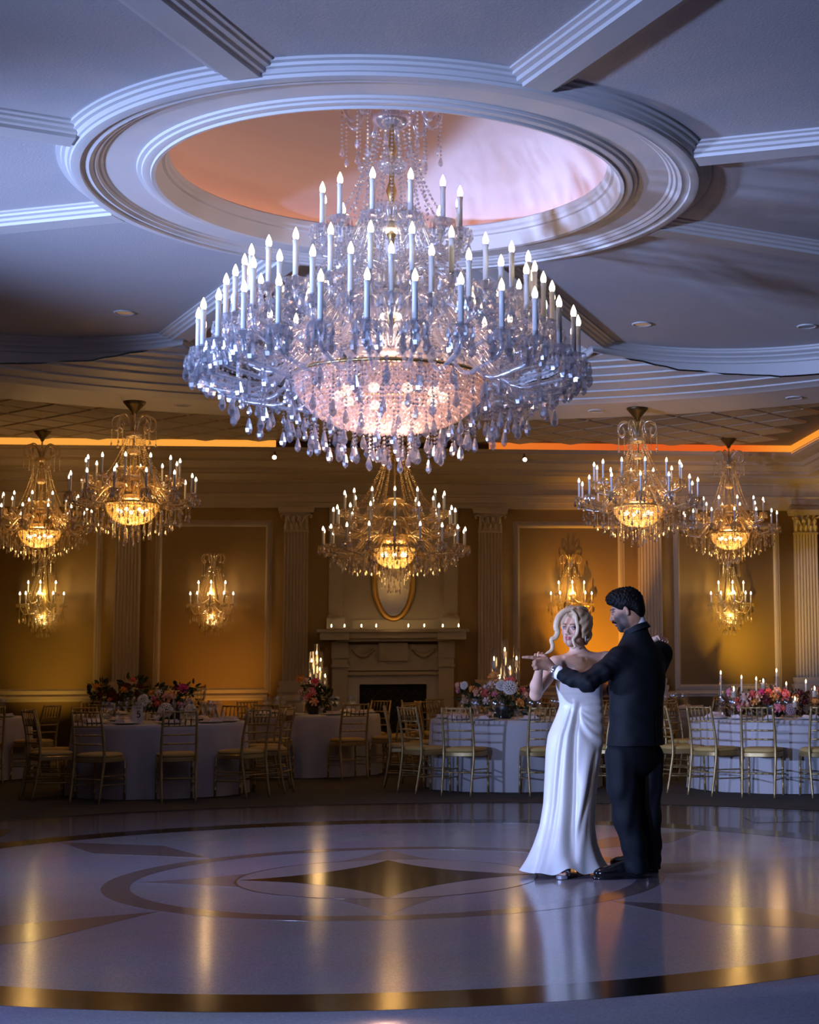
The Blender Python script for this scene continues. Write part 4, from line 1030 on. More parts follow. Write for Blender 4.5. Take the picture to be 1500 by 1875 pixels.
def isosurf(name, f, lo, hi, h, smooth=True):
    lo = np.asarray(lo, float); hi = np.asarray(hi, float); B = 6
    nb = np.ceil((hi - lo) / (h * B)).astype(int); n = nb * B + 1
    G = np.empty(n, np.float32)
    bc = np.stack(np.meshgrid(*[np.arange(k) for k in nb], indexing='ij'), -1).reshape(-1, 3)
    ctr = lo + (bc + .5) * B * h; fc = f(ctr); act = np.abs(fc) < B * h * 1.5
    off = np.stack(np.meshgrid(*[np.arange(B + 1)] * 3, indexing='ij'), -1).reshape(-1, 3)
    for b, v in zip(bc[~act], fc[~act]):
        i, j, k = b * B; G[i:i + B + 1, j:j + B + 1, k:k + B + 1] = v
    A = bc[act]
    for s in range(0, len(A), 1500):
        blk = A[s:s + 1500]; idx = (blk[:, None] * B + off[None]).reshape(-1, 3)
        vals = f(lo + idx * h); G[idx[:, 0], idx[:, 1], idx[:, 2]] = vals
    S = G < 0; C = [S[i:n[0] - 1 + i, j:n[1] - 1 + j, k:n[2] - 1 + k] for i in (0, 1) for j in (0, 1) for k in (0, 1)]
    cnt = sum(c.astype(np.int8) for c in C); cells = np.argwhere((cnt > 0) & (cnt < 8))
    idm = -np.ones(tuple(n - 1), np.int64); idm[tuple(cells.T)] = np.arange(len(cells))
    acc = np.zeros((len(cells), 3)); num = np.zeros(len(cells))
    for ax in range(3):
        o1, o2 = [(1, 2), (0, 2), (0, 1)][ax]
        for a in (0, 1):
            for b in (0, 1):
                p0 = np.zeros(3, int); p0[o1] = a; p0[o2] = b; p1 = p0.copy(); p1[ax] = 1
                v0 = G[tuple((cells + p0).T)]; v1 = G[tuple((cells + p1).T)]; m = (v0 < 0) != (v1 < 0)
                t = np.where(m, v0 / np.where(m, v0 - v1, 1), 0); q = p0 + t[:, None] * (p1 - p0); acc += q * m[:, None]; num += m
    V = lo + (cells + acc / num[:, None]) * h; Q = []
    for ax in range(3):
        o1, o2 = [(1, 2), (2, 0), (0, 1)][ax]
        sl0 = [slice(1, -1)] * 3; sl0[ax] = slice(0, -1); sl1 = [slice(1, -1)] * 3; sl1[ax] = slice(1, None)
        a, b = S[tuple(sl0)], S[tuple(sl1)]
        e = np.argwhere(a != b); inside = a[tuple(e.T)]
        base = e + 1; base[:, ax] -= 1
        d1 = np.zeros(3, int); d1[o1] = 1; d2 = np.zeros(3, int); d2[o2] = 1
        q = np.stack([idm[tuple((base - d1 - d2).T)], idm[tuple((base - d2).T)], idm[tuple(base.T)], idm[tuple((base - d1).T)]], 1)
        q[~inside] = q[~inside][:, ::-1]; Q.append(q)
    Q = np.concatenate(Q); Q = Q[(Q >= 0).all(1)]
    return tri_mesh(name, V, Q, smooth), V
def paint(me, cols):
    at = me.color_attributes.new('tone', 'FLOAT_COLOR', 'POINT'); at.data.foreach_set('color', np.c_[cols, np.ones(len(cols))].astype(np.float32).ravel())
def skin_mat(name, rough=.55):
    m = bpy.data.materials.new(name); m.use_nodes = True; nt = m.node_tree; b = nt.nodes['Principled BSDF']
    a = nt.nodes.new('ShaderNodeAttribute'); a.attribute_name = 'tone'; nt.links.new(a.outputs['Color'], b.inputs['Base Color'])
    b.inputs['Roughness'].default_value = rough; b.inputs['Specular IOR Level'].default_value = .3; b.inputs['Subsurface Weight'].default_value = .08; b.inputs['Subsurface Radius'].default_value = (.02, .008, .004)
    return m
def head_sdf(p, c, R, s=1.0, male=False):
    q = (p - c) @ R / s
    d = ell(q, (0, -.015, .045), (.073, .092, .078))
    d = su(d, ell(q, (0, .022, -.030), (.060 if male else .056, .066, .080)), .03)
    d = su(d, ell(q, (0, .060, -.094), (.026 if male else .019, .021, .020)), .03)
    for x in (-1, 1):
        d = su(d, ell(q, (x * .041, .050, -.020), (.020, .022, .024)), .022)
        d = su(d, ell(q, (x * .050, .012, -.070), (.016, .03, .026) if male else (.011, .028, .022)), .03)
        d = ss(d, ell(q, (x * .031, .095, .010), (.017, .013, .0095)), .010)
        lid = ell(q, (x * .031, .0785, .0085), (.0150, .0140, .0125)); lid = ss(lid, ell(q, (x * .0315, .094, .0072), (.0128, .0100, .0043)), .0015); d = su(d, lid, .004)
        d = su(d, ell(q, (x * .0115, .093, -.030), (.0075, .0095, .0065)), .006)
        ear = ell(q, (x * .076, -.008, -.008), (.009, .017, .030)); ear = ss(ear, ell(q, (x * .085, -.004, -.006), (.006, .009, .018)), .006)
        d = su(d, ear, .008)
        d = su(d, cone(q, (x * .012, .086, .029), (x * .045, .072, .030), .0075 if male else .005, .005), .014)
    d = su(d, cone(q, (0, .084, .014), (0, .104 if male else .101, -.023), .0065, .0095), .012)
    d = su(d, ell(q, (0, .085, -.0525), (.019, .011, .0058)), .007)
    d = su(d, ell(q, (0, .084, -.0645), (.017, .011, .0066)), .007)
    d = ss(d, ell(q, (0, .098, -.0585), (.018, .009, .0012)), .003)
    return d * s
def head_tone(V, c, R, s, base, lip, brow, liner, beard=None, blush=None):
    q = (V - c) @ R / s; q[np.sqrt(((V - c) ** 2).sum(1)) > .19] = (9, -9, 9); col_ = np.repeat(np.array(base)[None], len(V), 0)
    def mix(mask, cc):
        m = np.clip(mask, 0, 1)[:, None]; col_[:] = col_ * (1 - m) + np.array(cc) * m
    g = lambda x0, y0, z0, rx, rz: np.exp(-(((np.abs(q[:, 0]) - x0) / rx) ** 2 + ((q[:, 2] - z0) / rz) ** 2)) * (q[:, 1] > y0)
    if blush is not None: mix(g(.042, .02, -.025, .018, .014) * .5, blush)
    if beard is not None:
        jaw = 1 / (1 + np.exp(-((-.040 - .35 * np.clip(np.abs(q[:, 0]) - .03, 0, 1) * 0 - q[:, 2]) / .006)))
        jaw *= (q[:, 2] > -.14) * (q[:, 1] > -.005); side = 1 / (1 + np.exp(-((-.012 - q[:, 2]) / .008))) * (np.abs(q[:, 0]) > .046) * (q[:, 1] > -.002) * (q[:, 1] < .045)
        sm = lambda v, w_: 1 / (1 + np.exp(-v / w_))
        cheek = sm(-.030 + .55 * np.clip(np.abs(q[:, 0]) - .02, 0, .04) - q[:, 2], .006) * sm(q[:, 1] + .004, .004) * sm(q[:, 2] + .118, .006)
        mix(cheek * .9, beard)
        mix(np.exp(-((q[:, 2] + .043) / .007) ** 2) * (np.abs(q[:, 0]) < .027) * (q[:, 1] > .07), beard)
    mix((np.abs(q[:, 0]) < .0215) * (np.abs(q[:, 2] + .0585) < .0125 * (1 - (np.abs(q[:, 0]) / .026) ** 2)) * (q[:, 1] > .078), lip)
    zb = .0315 - 6 * np.clip(np.abs(q[:, 0]) - .034, 0, 1) ** 2 * 3 + .10 * (np.clip(np.abs(q[:, 0]), 0, .034) - .034)
    mix(np.exp(-((q[:, 2] - zb) / .0046) ** 2) * (np.abs(q[:, 0]) > .011) * (np.abs(q[:, 0]) < .050) * (q[:, 1] > .04), brow)
    mix(np.exp(-((q[:, 2] - (.0165 - 14 * (np.abs(q[:, 0]) - .031) ** 2)) / .0036) ** 2) * (np.abs(np.abs(q[:, 0]) - .031) < .0175) * (q[:, 1] > .05), liner)
    return col_
SKIN_A, SKIN_B = skin_mat('fair_skin'), skin_mat('tan_skin')
EYEW = mat('eye_white', (.40, .37, .36), .5, spec=.15); IRISB = mat('blue_grey_iris', (.05, .08, .11), .4, spec=.2); PUPIL = mat('pupil_black', (.005, .005, .005), .1); IRISD = mat('brown_iris', (.03, .015, .008), .15)
def eyes(parent, c, R, s, iris, gaze):
    for x in (-1, 1):
        ec = c + R @ (np.array((x * .031, .0785, .0080)) * s)
        e = obj('eye', MB().sphere(tuple(ec), .0122 * s, 16, 12), EYEW, parent)
        g = R @ np.asarray(gaze, float); g /= np.linalg.norm(g)
        F = frame_of(g)
        for rr, mm, nm, off in ((.0056, iris, 'iris', .0112), (.0027, PUPIL, 'pupil', .0118)):
            n = 14; pc = ec + g * off * s; v = [tuple(pc + (F[:, 0] * math.cos(2 * PI * i / n) + F[:, 2] * math.sin(2 * PI * i / n)) * rr * s) for i in range(n)] + [tuple(pc + g * .0009)]
            obj(nm, MB().add(v, [(i, (i + 1) % n, n) for i in range(n)]), mm, e)
def W(x, y, Y): return np.array(world_at(x, y, Y))
def finger(p, pts, r0, r1):
    return chain(p, pts, list(np.linspace(r0, r1, len(pts))), .006)

# ------------------------------------------------------------------ the bride
BY = 10.0
bride = thing('person', 'woman in a strapless white satin gown, dancing and looking left', 'person', (1.14, BY, 0))
BO = np.array((1.14, BY, 0.))                          # parts are modelled around the feet
def L(p): return np.asarray(p, float) - BO
b_face = np.array((-.57, -.82, -.02)); b_up = np.array((.10, .03, 1.0)); RH = frame_of(b_face, b_up)
bh = L(W(1051.5, 1152, BY - .02)); hs = .98
neck0 = bh + RH @ V3(0, -.022, -.075); shR = L(W(1017, 1216, BY - .03)); shL = L(W(1110, 1207, BY + .05))
chest = (shR + shL) / 2 + V3(0, 0, -.005)
elR = L(W(981, 1272, BY - .17)); wrR = L(W(988, 1224, BY - .31)); knR = L(W(989, 1206, BY - .345))
elL = L(np.array((1.58, 10.05, 1.37))); wrL = L(np.array((1.70, 9.97, 1.475))); knL = L(W(1209, 1167, 9.87))
hipc = L(W(1056, 1345, BY)); waist = L(W(1064, 1290, BY))
shv = (shL - shR); shv /= np.linalg.norm(shv); RB = frame_of(np.cross(V3(0, 0, 1), -shv) * -1)
bf = np.cross(shv, V3(0, 0, 1)); bf = bf if bf[1] < 0 else -bf
RT = np.stack([-shv, bf / np.linalg.norm(bf), V3(0, 0, 1)], 1)
BF = ((981, 1199), (987, 1196), (993.5, 1197), (1000, 1201))
def bride_sdf(p):
    d = near(p, bh, .22, lambda q: head_sdf(q, bh, RH, hs))
    d = su(d, cone(p, neck0, chest + V3(0, .01, .03), .046, .052), .035)
    d = su(d, ell(p, chest + V3(0, .015, .012), (.155, .060, .042), RT), .06)                     # shoulders and collar bones
    d = su(d, cone(p, shR, shL, .044, .044), .05)
    d = su(d, ell(p, chest + V3(0, 0, -.10), (.128, .088, .13), RT), .06)
    for s in (-1, 1): d = su(d, ell(p, chest + RT @ V3(s * .062, .075, -.115), (.055, .048, .055)), .04)
    d = su(d, ell(p, waist, (.115, .085, .16), RT), .07)
    d = su(d, ell(p, hipc, (.135, .095, .13), RT), .08)
    for sx, fx in ((-.07, -.05), (.075, .03)):
        hp = hipc + V3(sx, 0, -.05); kn = V3(sx - .02, -.02, .48); an = V3(fx - .02, .0, .11)
        d = su(d, chain(p, [hp, kn, an], [.070, .050, .036], .03), .05)
    # collar bones
    for s in (-1, 1): d = su(d, cone(p, chest + RT @ V3(s * .02, .062, .018), chest + RT @ V3(s * .12, .030, .040), .006, .007), .018)
    # right arm, bent up to the joined hands
    d = su(d, chain(p, [shR + V3(.0, 0, -.005), shR * .55 + elR * .45 + V3(-.005, 0, -.004), elR], [.047, .043, .034], .02), .035)
    d = su(d, chain(p, [elR, elR * .65 + wrR * .35 + V3(-.004, 0, 0), wrR], [.036, .037, .023], .02), .02)
    def hand(p):
        d = cone(p, wrR, knR + V3(0, 0, -.01), .020, .026)
        d = su(d, ell(p, (wrR + knR) / 2 + V3(0, -.004, .008), (.034, .020, .045)), .012)
        for i, (x, y) in enumerate(BF):                                                           # fingers folded over his hand
            k0 = L(W(983 + i * 5, 1206, BY - .33)); k1 = L(W(x, y, BY - .36)); k2 = L(W(x - 1, y + 3, BY - .415)); k3 = L(W(x - 2, y + 8, BY - .432))
            d = su(d, finger(p, [k0, k1, k2, k3], .0098, .0068), .006)
        return su(d, finger(p, [wrR + V3(.01, -.01, .03), L(W(1001, 1212, BY - .36)), L(W(998, 1206, BY - .415))], .0115, .0075), .008)
    d = su(d, near(p, knR, .17, hand), .015)
    # left arm around the groom's far shoulder
    d = su(d, chain(p, [shL, elL, wrL], [.045, .036, .024], .02), .03)
    def hand2(p):
        d = ell(p, (wrL + knL) / 2, (.034, .050, .020))
        for i in range(4):
            k0 = knL + V3(-.024 + i * .017, .01, .002 - .006 * i); k1 = k0 + V3(.006, -.042, .004); k2 = k1 + V3(.008, -.030, -.022)
            d = su(d, finger(p, [k0, k1, k2], .0092, .0068), .006)
        return d
    d = su(d, near(p, knL, .16, hand2), .015)
    return d
me, V = isosurf('body', bride_sdf, (-.34, -.50, .06), (.70, .22, 1.78), .0042)
tone = head_tone(V, bh, RH, hs, (.62, .38, .27), (.55, .15, .17), (.17, .09, .05), (.03, .018, .016), None, (.62, .28, .22))
paint(me, tone); obj('body', me, SKIN_A, bride); eyes(bride, bh, RH, hs, IRISB, (.0, 1, .02))
NAIL = mat('pale_nail_polish', (.82, .70, .68), .2)
for i, (x, y) in enumerate(((981, 1199), (987, 1196), (993.5, 1197), (1000, 1201))):
    p = L(W(x - 2, y + 7.5, BY - .436)); obj('fingernail', MB().sphere(tuple(p), (.0052, .0035, .0072), 8, 6), NAIL, bride)
# gown: rings of (z, centre x, centre y, half width, half depth) from the photograph's outline
def xat(px, z): return float((W(px, 1236, BY)[0]) - BO[0])
GOWN = []
for py, x0, x1, cy, hd in ((1229, 1019, 1103, -.035, .108), (1240, 1017, 1103, -.035, .122), (1255, 1017, 1103, -.03, .124), (1270, 1020, 1102, -.02, .112), (1290, 1025, 1103, -.005, .100), (1310, 1018, 1104, .0, .112), (1345, 1003, 1105, .0, .136), (1375, 999, 1101, -.005, .142),
                           (1420, 997, 1093, -.01, .145), (1470, 994, 1087, -.015, .150), (1510, 987, 1084, -.02, .165), (1545, 977, 1086, -.025, .195), (1572, 967, 1093, -.03, .225), (1590, 958, 1101, -.035, .245)):
    z = float(W(1050, py, BY)[2]); a, b = xat(x0, z), xat(x1, z); GOWN.append((z, (a + b) / 2, cy, (b - a) / 2, hd))
GOWN.append((.03, GOWN[-1][1], GOWN[-1][2], GOWN[-1][3] * 1.03, .25))
GZ = np.array([g[0] for g in GOWN])[::-1]; GA = np.array([g[1:] for g in GOWN])[::-1]
NZ, NT = 150, 200; zz = np.linspace(GZ[-1], GZ[0], NZ); TH = np.linspace(0, 2 * PI, NT, endpoint=False)
pr = np.stack([np.interp(zz, GZ, GA[:, k]) for k in range(4)], 1)
ker = np.hanning(9); ker /= ker.sum()
for k in range(4):
    e = np.pad(pr[:, k], 4, mode='edge'); e2 = np.convolve(e, ker, 'valid'); pr[:, k] = e2
v = np.zeros((NZ, NT, 3)); T2, Z2 = np.meshgrid(TH, zz)
front = np.clip(-np.sin(T2), 0, 1)
low = np.clip((1.0 - Z2) / 1.0, 0, 1)
fold = .012 * low ** 1.3 * (np.sin(6 * T2 + .6 + 1.2 * Z2) + .5 * np.sin(11 * T2 + 2 - 1.5 * Z2)) + .028 * np.clip((.30 - Z2) / .30, 0, 1) ** 1.5 * np.sin(8 * T2 + 1.0)
def wrapd(a): return (a + PI) % (2 * PI) - PI
# gathered cascade falling from the waist knot, left of the middle
casc_a = -PI / 2 - .38 + .05 * (1.05 - Z2)
c_on = np.clip((1.09 - Z2) / .10, 0, 1); wd = .10 + .16 * low
casc = c_on * (.020 * np.exp(-(wrapd(T2 - casc_a) / wd) ** 2) - .020 * np.exp(-(wrapd(T2 - casc_a - 2.0 * wd) / (wd * .7)) ** 2) + .013 * np.exp(-(wrapd(T2 - casc_a + 2.2 * wd) / (wd * .8)) ** 2) - .010 * np.exp(-(wrapd(T2 - casc_a + 1.2 * wd) / (wd * .4)) ** 2))
# folds swept from the knot down across the hip to the right
u = wrapd(T2 - casc_a); across = np.clip(u / 1.7, 0, 1)
drape = .016 * np.exp(-(wrapd(T2 - casc_a) / .22) ** 2 - ((Z2 - 1.075) / .028) ** 2)
for ze, am_, wz, bend in ((1.085, .0035, .010, .0), (1.045, .0045, .012, .02), (.985, .0055, .015, .035), (.915, .0070, .020, .05), (.83, .0085, .028, .06)):
    zc_ = 1.072 + (ze - 1.072) * across - bend * np.sin(PI * across)
    drape = drape + am_ * (np.exp(-((Z2 - zc_) / (wz * (.5 + .7 * across))) ** 2) - .6 * np.exp(-((Z2 - zc_ + 1.7 * wz) / wz) ** 2)) * np.clip((u - .10) / .3, 0, 1) * np.clip((2.3 - u) / .7, 0, 1)
# long fall from the thigh to the hem
sw = np.exp(-((u - (.80 - .30 * (.75 - Z2))) / .22) ** 2) * np.clip((.82 - Z2) / .25, 0, 1)
sw2 = np.exp(-((u - (1.22 - .95 * (.80 - Z2))) / .13) ** 2) * np.clip((.80 - Z2) / .25, 0, 1) * np.clip((Z2 - .10) / .2, 0, 1)
pleat = .0015 * np.clip((Z2 - 1.10) / .03, 0, 1) * np.sin(2 * PI * Z2 / .03) * front * np.clip((1.20 - Z2) / .05, 0, 1)
dr = fold + casc + drape + .022 * sw - .020 * sw2 + pleat
bust = np.clip((Z2 - 1.18) / .06, 0, 1) * .012 * (np.exp(-(wrapd(T2 + PI / 2 - .5) / .4) ** 2) + np.exp(-(wrapd(T2 + PI / 2 + .6) / .4) ** 2))
A_, B_ = pr[:, None, 2] + dr + bust, pr[:, None, 3] + dr + bust
v[..., 0] = pr[:, None, 0] + A_ * np.cos(T2); v[..., 1] = pr[:, None, 1] + B_ * np.sin(T2); v[..., 2] = Z2
topw = np.clip((Z2 - (zz[0] - .10)) / .10, 0, 1)                                                # sweetheart neckline, higher at the sides
v[..., 2] += topw * (.022 * np.cos(2 * (T2 + PI / 2)) * -1 * np.where(front > 0, 1, .2) + .018 * np.exp(-((np.abs(wrapd(T2 + PI / 2)) - .55) / .35) ** 2) - .03 * np.clip(np.sin(T2), 0, 1))
v[..., 2] += np.clip((.14 - Z2) / .12, 0, 1) * (.008 * np.sin(8 * T2 + 1.0) + .034 * np.exp(-(wrapd(T2 + PI / 2) / .24) ** 2))
v[..., 2] = np.maximum(v[..., 2], .004 + .012 * (1 + np.sin(9 * T2 + 1)) * (Z2 < .03))
i, j = np.meshgrid(np.arange(NZ - 1), np.arange(NT), indexing='ij'); j2 = (j + 1) % NT
Q = np.stack([i * NT + j, (i + 1) * NT + j, (i + 1) * NT + j2, i * NT + j2], -1).reshape(-1, 4)
SATIN = mat('white_satin', (.72, .70, .69), .38, bump=.04, bscale=300, sheen=.3)
obj('gown', tri_mesh('gown', v.reshape(-1, 3), Q, True), SATIN, bride)
# hair: swept up crown, loose waves at the face
def bhair(p):
    q = (p - bh) @ RH / hs
    d = ell(q, (0, -.030, .050), (.090, .104, .088))
    d = su(d, ell(q, (-.01, -.090, .055), (.070, .060, .062)), .04)                                # gathered at the back
    d = su(d, ell(q, (-.01, .015, .104), (.058, .066, .034)), .03)                                 # swept volume on top
    d = su(d, ell(q, (-.015, -.080, -.03), (.072, .052, .080)), .04)
    d = su(d, ell(q, (-.073, -.012, .0), (.020, .042, .060)), .03)                                 # over the ear
    d = su(d, ell(q, (.070, -.010, .02), (.020, .042, .050)), .03)
    w_ = .0016 * np.sin(q[:, 0] * 170 + q[:, 1] * 40 + 3 * np.sin(q[:, 2] * 25)) + .0022 * np.sin(q[:, 2] * 110 + q[:, 1] * 70 + q[:, 0] * 40)
    d = d + w_
    face = ell(q, (0, .085, -.035), (.066, .085, .115)); d = ss(d, face, .012)
    return d * hs
me, V = isosurf('hair', bhair, bh - .17, bh + .17, .0035)
BLOND = mat('blonde_hair', (.56, .40, .245), .40, bump=.2, bscale=160, noise=.22, nscale=70)
hair = obj('hair', me, BLOND, bride)
def lock(name, pts, rs, parent, m, n=8, flat=.38):
    """flat wavy lock of hair, broad side towards the front"""
    P = [np.array(q) for q in bez([tuple(p) for p in pts], 6)]; t = np.linspace(0, 1, len(P)); R_ = np.interp(t, np.linspace(0, 1, len(rs)), rs); v = []
    vw = V3(.25, .97, 0)
    for i, q in enumerate(P):
        tg_ = P[min(i + 1, len(P) - 1)] - P[max(i - 1, 0)]; tg_ /= np.linalg.norm(tg_); sd = np.cross(tg_, vw); sd /= np.linalg.norm(sd) + 1e-9; nn = np.cross(sd, tg_)
        for k in range(n): a = 2 * PI * k / n; v.append(tuple(q + (sd * math.cos(a) + nn * math.sin(a) * flat) * R_[i]))
    f = [(i * n + k, i * n + (k + 1) % n, (i + 1) * n + (k + 1) % n, (i + 1) * n + k) for i in range(len(P) - 1) for k in range(n)]
    return obj(name, MB().add(v, f), m, parent)
LY = BY - .10
lock('hair_lock', [L(W(x, y, LY)) for x, y in ((1049, 1115), (1034, 1119), (1023, 1130), (1018.5, 1146), (1021, 1158), (1017, 1167), (1010, 1171), (1012, 1182), (1010, 1190), (1003, 1195), (998, 1197))], [.012, .018, .020, .020, .018, .017, .014, .014, .012, .008, .002], hair, BLOND)
lock('hair_lock', [L(W(x, y, LY)) for x, y in ((1050, 1114), (1037, 1119), (1029, 1128), (1024, 1142), (1024, 1156), (1021, 1166))], [.010, .013, .012, .009, .006, .002], hair, BLOND)
lock('hair_lock', [L(W(x, y, LY - .01)) for x, y in ((1047, 1117), (1054, 1126), (1056, 1138), (1058, 1150), (1056, 1162), (1050, 1170), (1051, 1178), (1053, 1184), (1048, 1188))], [.008, .012, .012, .011, .010, .010, .009, .008, .003], hair, BLOND)
for k in range(5):                                      # swept back strands over the crown
    a = k / 4
    lock('hair_lock', [bh + RH @ (q_ * hs) for q_ in (V3(.030 - .05 * a, .060, .098), V3(.050 - .085 * a, .010, .137), V3(.045 - .09 * a, -.06, .132), V3(.02 - .06 * a, -.125, .085))], [.006, .015, .016, .006], hair, BLOND, flat=.5)
PEARL = mat('earring_pearl', (.75, .72, .70), .2)
ep = bh + RH @ (V3(-.084, -.004, -.045) * hs); obj('earring', MB().sphere(tuple(ep), .006, 8, 6).tube([tuple(ep), tuple(ep + V3(0, 0, -.03))], [.004, .002], 6), PEARL, bride)
# her silver sandals with painted toes
SILV = mat('silver_leather', (.70, .72, .78), .22, .7); REDN = mat('red_nail_polish', (.35, .02, .02), .25)
for k, (px_, py_, sc_) in enumerate(((1031, 1607, 1), (1068, 1598, 1))):
    f0 = L(np.array(world_at(px_, py_, BY - (.25 if k == 0 else .02)))); f0[2] = 0; dirv = V3(-.45, -.9, 0); dirv /= np.linalg.norm(dirv); sd = V3(dirv[1], -dirv[0], 0)
    def FP(a, b, z): return tuple(f0 + dirv * a + sd * b + V3(0, 0, z))
    so = MB(); n = 16; pts = [(.055 * math.cos(t) * 1.0 if math.cos(t) > 0 else .13 * math.cos(t), (.040 if math.cos(t) > 0 else .030) * math.sin(t)) for t in [2 * PI * i / n for i in range(n)]]
    vv = [FP(a, b, .004 + (.07 * min(1, max(0, -a / .13)))) for a, b in pts] + [FP(a, b, .024 + (.07 * min(1, max(0, -a / .13)))) for a, b in pts]
    so.add(vv, [tuple(range(n)), tuple(range(2 * n - 1, n - 1, -1))] + [(i, (i + 1) % n, n + (i + 1) % n, n + i) for i in range(n)])
    s_ = obj('sandal', autosmooth(so.mesh('sandal')), SILV, bride)
    obj('sandal_heel', MB().tube([FP(-.11, 0, .085), FP(-.115, 0, .004)], [.014, .006], 8), SILV, s_)
    obj('sandal_strap', MB().tube(bez([FP(.0, -.040, .022), FP(-.003, -.032, .045), FP(-.004, 0, .058), FP(-.003, .032, .045), FP(.0, .040, .022)], 4), .009, 6), SILV, s_)
    def foot(p, FP=FP):
        d = cone(p, FP(-.12, 0, .13), FP(-.02, 0, .052), .034, .030)
        for i in range(5):
            d = su(d, cone(p, FP(-.02, -.024 + i * .012, .042), FP(.040 - .004 * abs(i - 1), -.028 + i * .0135, .034), .011, .0085 if i else .011), .008)
        return d
    me, V = isosurf('foot', foot, f0 + V3(-.17, -.17, 0), f0 + V3(.17, .17, .19), .004); paint(me, np.repeat(np.array([[.58, .35, .25]]), len(V), 0)); obj('foot', me, SKIN_A, bride)
    for i in range(5): obj('toenail', MB().sphere(FP(.043 - .004 * abs(i - 1), -.028 + i * .0135, .040), (.006, .006, .004), 6, 4), REDN, bride)

# ------------------------------------------------------------------ the groom
GY = 9.62
groom = thing('person', 'man in a dark suit seen from behind, pointing left with the hand he holds', 'person', (1.50, GY, 0))
GO = np.array((1.50, GY, 0.))
def L(p): return np.asarray(p, float) - GO
gf = np.array((-.72, .69, 0.)); gl = np.array((-gf[1], gf[0], 0.)) 
gl = np.array((-.69, -.72, 0.))                        # his left side, towards the camera
RG = np.stack([-gl, gf, V3(0, 0, 1)], 1)               # right, forward, up
g_face = np.array((-.93, .28, -.30)); RGH = frame_of(g_face, (-.10, .0, 1.0))
gh = L(W(1147, 1118, GY)); gs = 1.04
shc = L(W(1166, 1192, GY)); sL = L(W(1130, 1207, GY - .14)); sR = L(W(1212, 1197, GY + .15))
eL = L(W(1076, 1250, GY - .20)); wL = L(W(1020, 1231, GY - .10)); kL = L(W(990, 1209, GY - .06))
eR = L(np.array((1.68, 9.98, 1.17))); wR = L(np.array((1.42, 10.14, 1.16)))
nkc = L(W(1164, 1148, GY + .01))                       # base of the neck
pel = L(W(1160, 1365, GY)); wst = L(W(1164, 1300, GY))
def groom_sdf(p):
    d = near(p, gh, .23, lambda q: head_sdf(q, gh, RGH, gs, True))
    d = su(d, cone(p, gh + RGH @ V3(0, -.032, -.04), shc + V3(.012, .01, -.01), .056, .062), .03)
    d = su(d, ell(p, shc + V3(0, 0, -.12), (.17, .10, .17), RG), .07)
    d = su(d, ell(p, wst, (.14, .09, .17), RG), .08)
    d = su(d, ell(p, pel, (.15, .10, .13), RG), .08)
    d = su(d, chain(p, [sL, eL, wL], [.05, .042, .029], .02), .04); d = su(d, chain(p, [sR, eR, wR], [.05, .042, .03], .02), .04)
    for a, b, c_ in (((1138, 1385), (1143, 1490), (1166, 1588)), ((1188, 1385), (1187, 1490), (1192, 1582))):
        yy = -.06 if a[0] < 1150 else .08
        d = su(d, chain(p, [L(W(*a, GY + yy)), L(W(*b, GY + yy)), L(W(*c_, GY + yy))], [.075, .052, .040], .03), .04)
    # left hand: index finger pointing, the others curled around hers
    def hand(p):
        d = cone(p, wL, kL + V3(.03, 0, -.015), .029, .031)
        d = su(d, ell(p, L(W(996, 1215, GY - .085)), (.050, .028, .040)), .02)
        d = su(d, finger(p, [L(W(988, 1206, GY - .075)), L(W(976, 1204, GY - .08)), L(W(967, 1203.5, GY - .08)), L(W(958, 1203.5, GY - .075))], .0122, .0082), .008)
        for i, (x, y) in enumerate(((981, 1211), (980, 1217), (983, 1223))):
            k0 = L(W(992, y - 1, GY - .095)); k1 = L(W(x, y, GY - .115)); k2 = L(W(x - 3, y + 1.5, GY - .08)); k3 = L(W(x + 3, y + 2, GY - .05))
            d = su(d, finger(p, [k0, k1, k2, k3], .0122, .009), .006)
        return su(d, finger(p, [L(W(1003, 1208, GY - .09)), L(W(997, 1201, GY - .06)), L(W(989, 1200, GY - .045))], .0135, .0095), .008)
    d = su(d, near(p, kL, .20, hand), .02)
    d = su(d, ell(p, wR + V3(-.05, .01, 0), (.06, .03, .045)), .02)
    for i in range(4): d = su(d, finger(p, [wR + V3(-.09, .012, .03 - i * .02), wR + V3(-.13, .008, .03 - i * .02), wR + V3(-.165, -.005, .028 - i * .019)], .011, .008), .006)
    d = su(d, finger(p, [wR + V3(-.05, .0, .045), wR + V3(-.085, -.005, .07)], .012, .009), .01)
    return d
me, V = isosurf('body', groom_sdf, (-.74, -.36, .04), (.32, .66, 1.86), .0042)
tone = head_tone(V, gh, RGH, gs, (.36, .19, .12), (.30, .12, .10), (.012, .009, .008), (.06, .035, .03), (.035, .025, .022))
paint(me, tone); obj('body', me, SKIN_B, groom); eyes(groom, gh, RGH, gs, IRISD, (-.05, 1, -.25))
GHAIR = mat('black_hair', (.003, .0026, .0026), .55, bump=.6, bscale=60, noise=.4, nscale=60, spec=.12)
